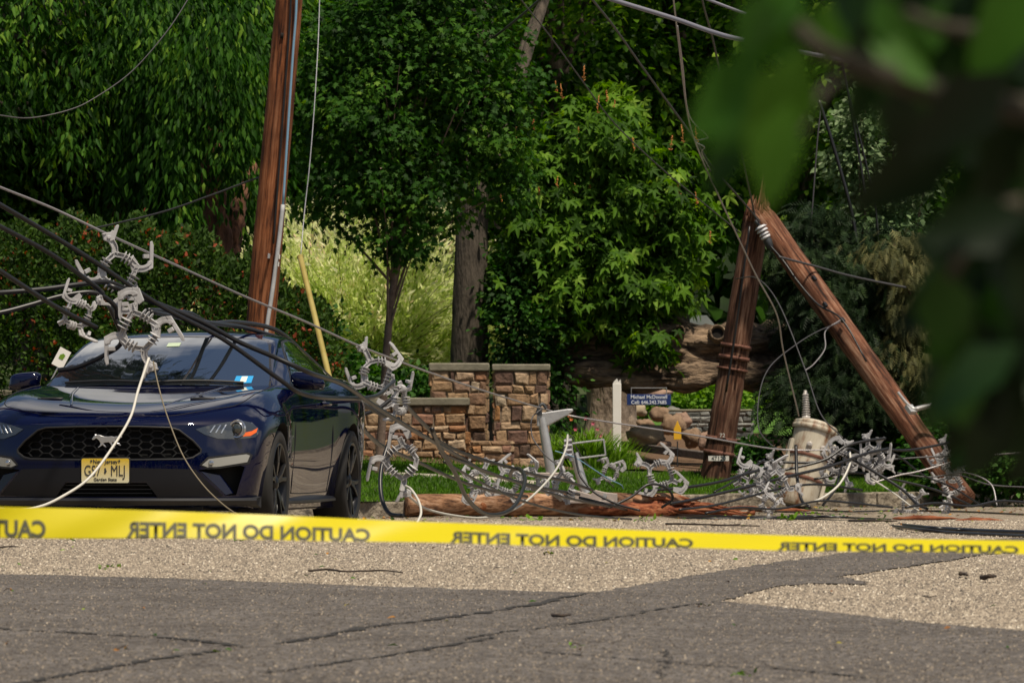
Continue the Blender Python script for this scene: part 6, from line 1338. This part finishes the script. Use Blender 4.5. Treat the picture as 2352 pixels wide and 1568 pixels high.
cable(ramp([(1320,1040),(1330,1085),(1345,1110),(1372,1135),(1420,1158),(1470,1172)],59.4,59),.012,m_blackr,'black cable running down the framed bracket arm and over the log',group=G)
for pts,d0,d1,rr,lb in [([(1010,1040),(1100,1075),(1190,1108),(1290,1140),(1400,1163)],46,59.3,.013,'black cable sloping from the upside down spacer to the road beyond the brackets'),
 ([(1020,1060),(1110,1110),(1200,1150),(1320,1180),(1450,1192)],46,57,.011,'thin black cable dropping across the log to the road in front of it'),
 ([(1400,1165),(1450,1140),(1490,1112),(1530,1120),(1545,1145),(1520,1165)],59.4,59.8,.014,'black cable curling under the leaning spacer below the sign post'),
 ([(1560,1170),(1640,1160),(1720,1140),(1800,1120),(1880,1112),(1980,1125)],59.6,62,.013,'black cable weaving low through the spacers below the transformer'),
 ([(1620,1178),(1700,1165),(1790,1168),(1880,1150),(1960,1155),(2050,1165)],59.0,61,.012,'black cable lying in waves at the foot of the transformer'),
 ([(1870,1100),(1960,1085),(2050,1100),(2150,1125),(2230,1160)],62,62.5,.013,'black cable sagging from the upright spacers to the fallen pole foot'),
 ([(1990,1020),(2060,1045),(2120,1090),(2190,1120),(2260,1165)],62.4,62.8,.010,'thin black cable crossing the foot of the fallen pole'),
 ([(2080,1165),(2150,1155),(2230,1162),(2300,1150),(2400,1158)],61,62,.014,'black cable along the ground at the right below the bushes')]:
    cable(ramp(pts,d0,d1),rr,m_blackr,lb,group='black cables in the tangle along the kerb')
# ------------------------------------------------------------ caution tape
TD=13.4
tt=[(-300,1150,1232),(0,1163,1234),(300,1170,1235),(600,1181,1238),(900,1195,1244),(1200,1206,1251),(1500,1218,1257),(1800,1229,1263),(2100,1237,1267),(2352,1241,1271),(2800,1252,1282)]
tx=[p[0] for p in tt]
def tape_pt(px,v,dy=0):
    y0=np.interp(px,tx,[p[1] for p in tt]); y1=np.interp(px,tx,[p[2] for p in tt]); h=(y1-y0); full=73.0
    lean=math.sqrt(max(0,1-(min(h,full)/full)**2))*.0755; y=y0+(y1-y0)*v+1.2*math.sin(px*.011)*v
    return at(px,y,TD+lean*(1-v)+dy+.004*math.sin(px*.02+v*3))
mtape=mat('yellow_tape',(.80,.68,.01),.35,spec=.4); t,b=nodes(mtape); tl=t.nodes.new('ShaderNodeBsdfTranslucent'); tl.inputs[0].default_value=(.85,.72,.02,1); ms=t.nodes.new('ShaderNodeMixShader'); ms.inputs[0].default_value=.35
t.links.new(b.outputs[0],ms.inputs[1]); t.links.new(tl.outputs[0],ms.inputs[2]); t.links.new(ms.outputs[0],t.nodes['Material Output'].inputs['Surface'])
a0=tape_pt(0,0); root=empty('caution_tape',a0); tag(root,'yellow caution tape stretched across the photo in front, its lettering seen reversed from behind','barrier tape')
mb=MB(); V=[];Fc=[]; pxs=np.linspace(-300,2800,220); nv=6
for px in pxs:
    for j in range(nv+1): V.append(tape_pt(px,j/nv)-a0)
for i in range(len(pxs)-1):
    for j in range(nv): k=i*(nv+1)+j; Fc.append((k,k+nv+1,k+nv+2,k+1))
mb.add(V,Fc); mb.build('strip',mtape,root,auto=False)
mink=mat('tape_ink',(.035,.035,.01),.6)
def tape_text(xl,xr):
    cu=bpy.data.curves.new('t','FONT'); cu.body='CAUTION DO NOT ENTER'; cu.size=1; cu.align_x='LEFT'; cu.offset=.04
    to=bpy.data.objects.new('tmp',cu); COL.objects.link(to); dg=bpy.context.evaluated_depsgraph_get(); me=bpy.data.meshes.new_from_object(to.evaluated_get(dg)); bpy.data.objects.remove(to)
    xs=[v.co.x for v in me.vertices]; x0,x1=min(xs),max(xs); yy=[v.co.y for v in me.vertices]; y0,y1=min(yy),max(yy)
    bm=bmesh.new(); bm.from_mesh(me); bmesh.ops.triangulate(bm,faces=bm.faces[:]); bm.to_mesh(me); bm.free()
    for v in me.vertices:
        u=(v.co.x-x0)/(x1-x0); w_=(v.co.y-y0)/(y1-y0); px=xr-(xr-xl)*u; v.co=tape_pt(px,.99-.58*w_,-.0015)-a0
    me.materials.clear(); me.materials.append(mink); o=bpy.data.objects.new('lettering',me); COL.objects.link(o); o.parent=root
for xl,xr in [(-456,105),(290,850),(1033,1592),(1785,2340),(2530,3090)]:
    if xr<2700: tape_text(xl,xr)
# ------------------------------------------------------------ white card by the windscreen
c=at(141,822,45); root=empty('yard_sign',c); tag(root,'small white sign tilted behind the passenger side of the car','sign'); root.rotation_euler=(0,R(28),0)
mb=MB(); mb.box((0,0,0),(.095,.006,.15)); mb.build('panel',mw,root); mb=MB(); mb.tube([(.01,.006,0),(.01,.006,-.95)],.006,6); mb.build('stake',m_steel,root)
mb=MB(); mb.prism([(-.02,-.02),(.015,-.02),(.02,.02),(0,.03),(-.02,.01)],.002,Matrix.Translation((0,-.005,.01))); mb.build('leaf_mark',m_lime,root,smooth=False)
# ------------------------------------------------------------ debris on the road
m_litter=leafmat('fallen_leaf_litter',[(0,(.02,.05,.01)),(.3,(.06,.14,.015)),(.5,(.20,.28,.04)),(.65,(.42,.20,.04)),(.85,(.20,.09,.035)),(1,(.06,.035,.02))],.1)
n=950; lx=rng.uniform(-4,6.5,n); kd=np.array([kerb_y(a) for a in lx]); t_=rng.random(n); ly=np.where(t_<.7,kd-.12-rng.random(n)**1.5*9,rng.uniform(17,45,n)); 
lz=np.array([road_z(v) for v in ly])+.012
keep=(np.abs(lx)<ly*.105)|(t_<.7); lx,ly,lz=lx[keep],ly[keep],lz[keep]; n=len(lx)
sz=np.where(ly<45,rng.uniform(.012,.035,n),rng.uniform(.03,.08,n)); V,T=leaves(np.stack([lx,ly,lz],1),rng.normal(size=(n,3))*[1,1,.2],rng.normal(size=(n,3))*.35+[0,0,1],sz,OV)
o=trimesh('leaf_litter',V,T,m_litter,None,np.repeat(rng.random(n),7)); tag(o,'scattered fallen leaves and bits on the road and along the kerb','leaf litter',kind='stuff')
mtw=mat('twig_bark',(.05,.035,.025),.9)
def onroad(px,py):
    d=30
    for _ in range(8): d=(CAMH-road_z(d))*F/(py-YH)
    p=at(px,py,d); p.z=road_z(d); return p
def twig(pts,r,label):
    P=[onroad(*p)+Vector((0,0,r+.007+random.uniform(0,r))) for p in pts]; Q=catmull(P,5); o0=Q[0].copy(); mb=MB(); mb.tube([q-o0 for q in Q],[r*(1-.5*i/len(Q)) for i in range(len(Q))],6,wob=.2); o=mb.build('twig',mtw,None,auto=False); o.location=o0; tag(o,label,'twig','twigs on the road')
twig([(710,1318),(750,1315),(790,1320),(840,1317),(885,1318),(925,1323)],.006,'long thin wavy twig on the pale road left of centre')
twig([(1720,1176),(1800,1180),(1890,1184)],.014,'dark twig lying in front of the transformer on the far road')
twig([(-5,1262),(20,1260),(42,1262)],.006,'short dark twig at the left edge just below the tape')
twig([(1530,1208),(1600,1210),(1660,1212),(1745,1214)],.008,'slender twig on the road in front of the log end, above the tape')
twig([(1950,1200),(2010,1203),(2060,1203)],.010,'short twig beyond the tape right of the transformer')
twig([(2255,1336),(2275,1337),(2287,1335)],.012,'stubby dark twig at the right on the pale road patch')
twig([(2205,1328),(2215,1326),(2222,1329)],.010,'tiny dark twig piece left of the stubby one at the right')
twig([(1632,1209),(1650,1211),(1700,1209)],.007,'thin short twig right in the middle above the tape')
twig([(1270,1422),(1290,1424),(1310,1422)],.008,'small dark bit of bark on the grey road right of centre')
twig([(2120,1374),(2135,1376),(2150,1374)],.003,'hair thin twig on the grey road at the right')
def sprig(px,py,n,s_,label,m=m_lime,kind='leaf sprig',base=.5,up=.5,nm='leaf_sprig'):
    p=onroad(px,py); root=empty(nm,p+Vector((0,0,.007))); tag(root,label,kind,'green leaves dropped on the road')
    P=rng.normal(size=(n,3))*[s_*.9,s_*.6,s_*.12]+[0,0,s_*.22]; P[:,2]=np.abs(P[:,2]); V,T=leaves(P,rng.normal(size=(n,3))+[0,0,up],rng.normal(size=(n,3))*.6+[0,0,1],s_*rng.uniform(.7,1.3,n),OV); trimesh('foliage',V,T,m,root,np.repeat(np.clip(rng.normal(base,.25,n),0,1),7)); 
    mb=MB(); mb.tube(catmull([(-s_,0,.003),(0,.01,.012),(s_,0,.004)],4),.0018,5); mb.build('stem',mtw,root)
sprig(251,1308,12,.024,'bright green leaf sprig on the pale road left of centre, casting a small shadow')
sprig(165,1244,6,.022,'dark green leaf just below the tape at the left',m_bush)
sprig(1322,1490,5,.018,'pale yellow green leaf on the near grey road right of centre')
sprig(1705,1556,9,.018,'green leaf sprig at the very bottom of the photo',m_lime,base=.3)
sprig(1612,1397,4,.016,'small yellowish leaf at the tip of the pale road patch',m_litter,base=.48)
sprig(1256,1275,4,.022,'orange brown curled leaf just below the tape right of centre',m_litter,base=.65)
sprig(282,1498,4,.017,'orange leaf on the grey road at the lower left',m_litter,base=.62)
sprig(18,1361,3,.017,'little orange leaf near the left edge on the grey road',m_litter,base=.62)
sprig(545,1246,5,.022,'grey green leaf on the pale road just below the tape',m_bush,base=.8)
sprig(1237,1195,16,.05,'green leaf tuft on the road in front of the log, left of the middle')
sprig(1120,1180,16,.05,'green weed tuft at the foot of the log inside the cable loop',m_bush,base=.7)
sprig(1805,1196,14,.06,'green leaf tuft beside the long road cables')
sprig(1850,1186,10,.06,'yellow green leaves under the long cables right of the first tuft')
sprig(1480,1198,8,.05,'small green leaf cluster in front of the log end')
sprig(2020,1200,8,.06,'dark green leaf clump on the far road at the right',m_bush,base=.5)
sprig(705,1176,26,.07,'green weeds at the kerb seen between the car wheels',m_bush,base=.7)
sprig(1925,1150,18,.07,'green leaves on the ground right of the transformer foot')
sprig(1755,1140,18,.07,'leafy debris on the ground left of the transformer foot',m_bush,base=.8)
# ------------------------------------------------------------ near blurred branch, upper right
m_near=leafmat('near_leaf',[(0,(.003,.010,.002)),(.4,(.010,.036,.004)),(.7,(.045,.14,.012)),(1,(.09,.22,.02))],.5,.45,.5)  # near-black end of the ramp stands in for leaves in shadow
c=at(2500,100,3.3); root=empty('near_branch',(c.x,c.y,0)); tag(root,'leafy branch very close to the camera, out of focus, filling the upper right corner','branch'); off=Vector((c.x,c.y,0))
mb=MB(); ends=[]
for P,r_ in [([(2700,330,2.5),(2450,270,2.45),(2250,235,2.4),(2050,180,2.35),(1900,120,2.3),(1830,60,2.3)],.010),([(2700,500,2.5),(2500,480,2.45),(2350,470,2.4),(2250,520,2.4),(2180,640,2.4)],.008),([(2600,700,2.6),(2420,690,2.5),(2300,760,2.5),(2240,860,2.45)],.007),([(2500,0,2.5),(2350,60,2.5),(2200,70,2.4),(2080,30,2.4)],.007),([(1985,155,2.33),(1900,200,2.3),(1840,300,2.28),(1800,360,2.26)],.003),([(2750,900,2.6),(2750,100,2.6),(2700,-500,2.7)],.02)]:
    Q=catmull([at(p[0],p[1],p[2]*1.3)-off for p in P],6); mb.tube(Q,[r_*(1-.6*i/len(Q)) for i in range(len(Q))],7)
mb.build('stem',mat('shaded_stem',(.035,.03,.018),.9),root,auto=False)
NP=[];ND=[];NN=[];NS=[];NR=[]
def nleaf(px,py,d,dx,dy,L,rv,n=(0,-1,.3)):
    d*=1.3; NP.append(at(px,py,d)-off); ND.append((dx,random.uniform(-.15,.15),-dy)); NN.append(n); NS.append(L*d/F); NR.append(rv)
# individually placed leaves (base point, direction in the picture, length in photo px)
for q in [(1850,110,2.25,-.45,1,320,.95),(1815,230,2.2,-.25,1,270,.9),(1750,120,2.28,-.75,.9,270,.7),(1720,240,2.3,-.5,1,220,.55),(1700,330,2.3,-.6,.9,150,.5),(1900,30,2.3,-.9,.45,240,.75),(1950,-30,2.35,-.3,.9,210,.85),(1990,90,2.35,.8,.5,190,.8),(1850,-60,2.3,-.6,.7,220,.7),(2080,60,2.4,.2,1,190,.75),(2060,170,2.4,.1,1,240,.15),(2200,330,2.4,-.8,.5,300,.12),(2010,150,2.36,-.4,1,170,.3),(2150,600,2.42,.2,1,280,.5),(2230,760,2.42,-.1,1,230,.5),(2200,200,2.42,-.2,1,230,.4),(2010,-20,2.35,.3,.8,170,.6),(1760,-30,2.3,-.3,1,200,.6),(2290,90,2.42,-.5,.9,230,.4)]: nleaf(*q)
for i in range(230):
    u=random.random(); py=random.uniform(-150,930); lim=np.interp(py,[-150,60,180,230,450,600,760,860,930],[1930,2010,2040,2210,2190,2080,2070,2170,2290])
    px=lim+130+abs(random.gauss(0,1))*260; L=random.uniform(190,330)
    nleaf(px,py,random.uniform(2.35,2.9),random.gauss(-.35,.6),random.gauss(.8,.5),L,random.uniform(0,.5) if random.random()<.93 else random.uniform(.5,.8))  # mostly low tones: shade of this leaf mass put into its colour
for i in range(200): nleaf(random.uniform(1750,3000),random.uniform(-900,-160),random.uniform(2.0,3.0),random.gauss(-.3,.7),random.gauss(.6,.5),random.uniform(200,340),random.uniform(.1,.6),n=(random.gauss(0,.4),random.gauss(0,.4),1))
NN=np.array(NN)+rng.normal(size=(len(NN),3))*.3
V,T=leaves(np.array([tuple(p) for p in NP]),np.array(ND),NN,np.array(NS),T_ovate(.52,.05,.12)); trimesh('foliage',V,T,m_near,root,np.repeat(np.array(NR),7))
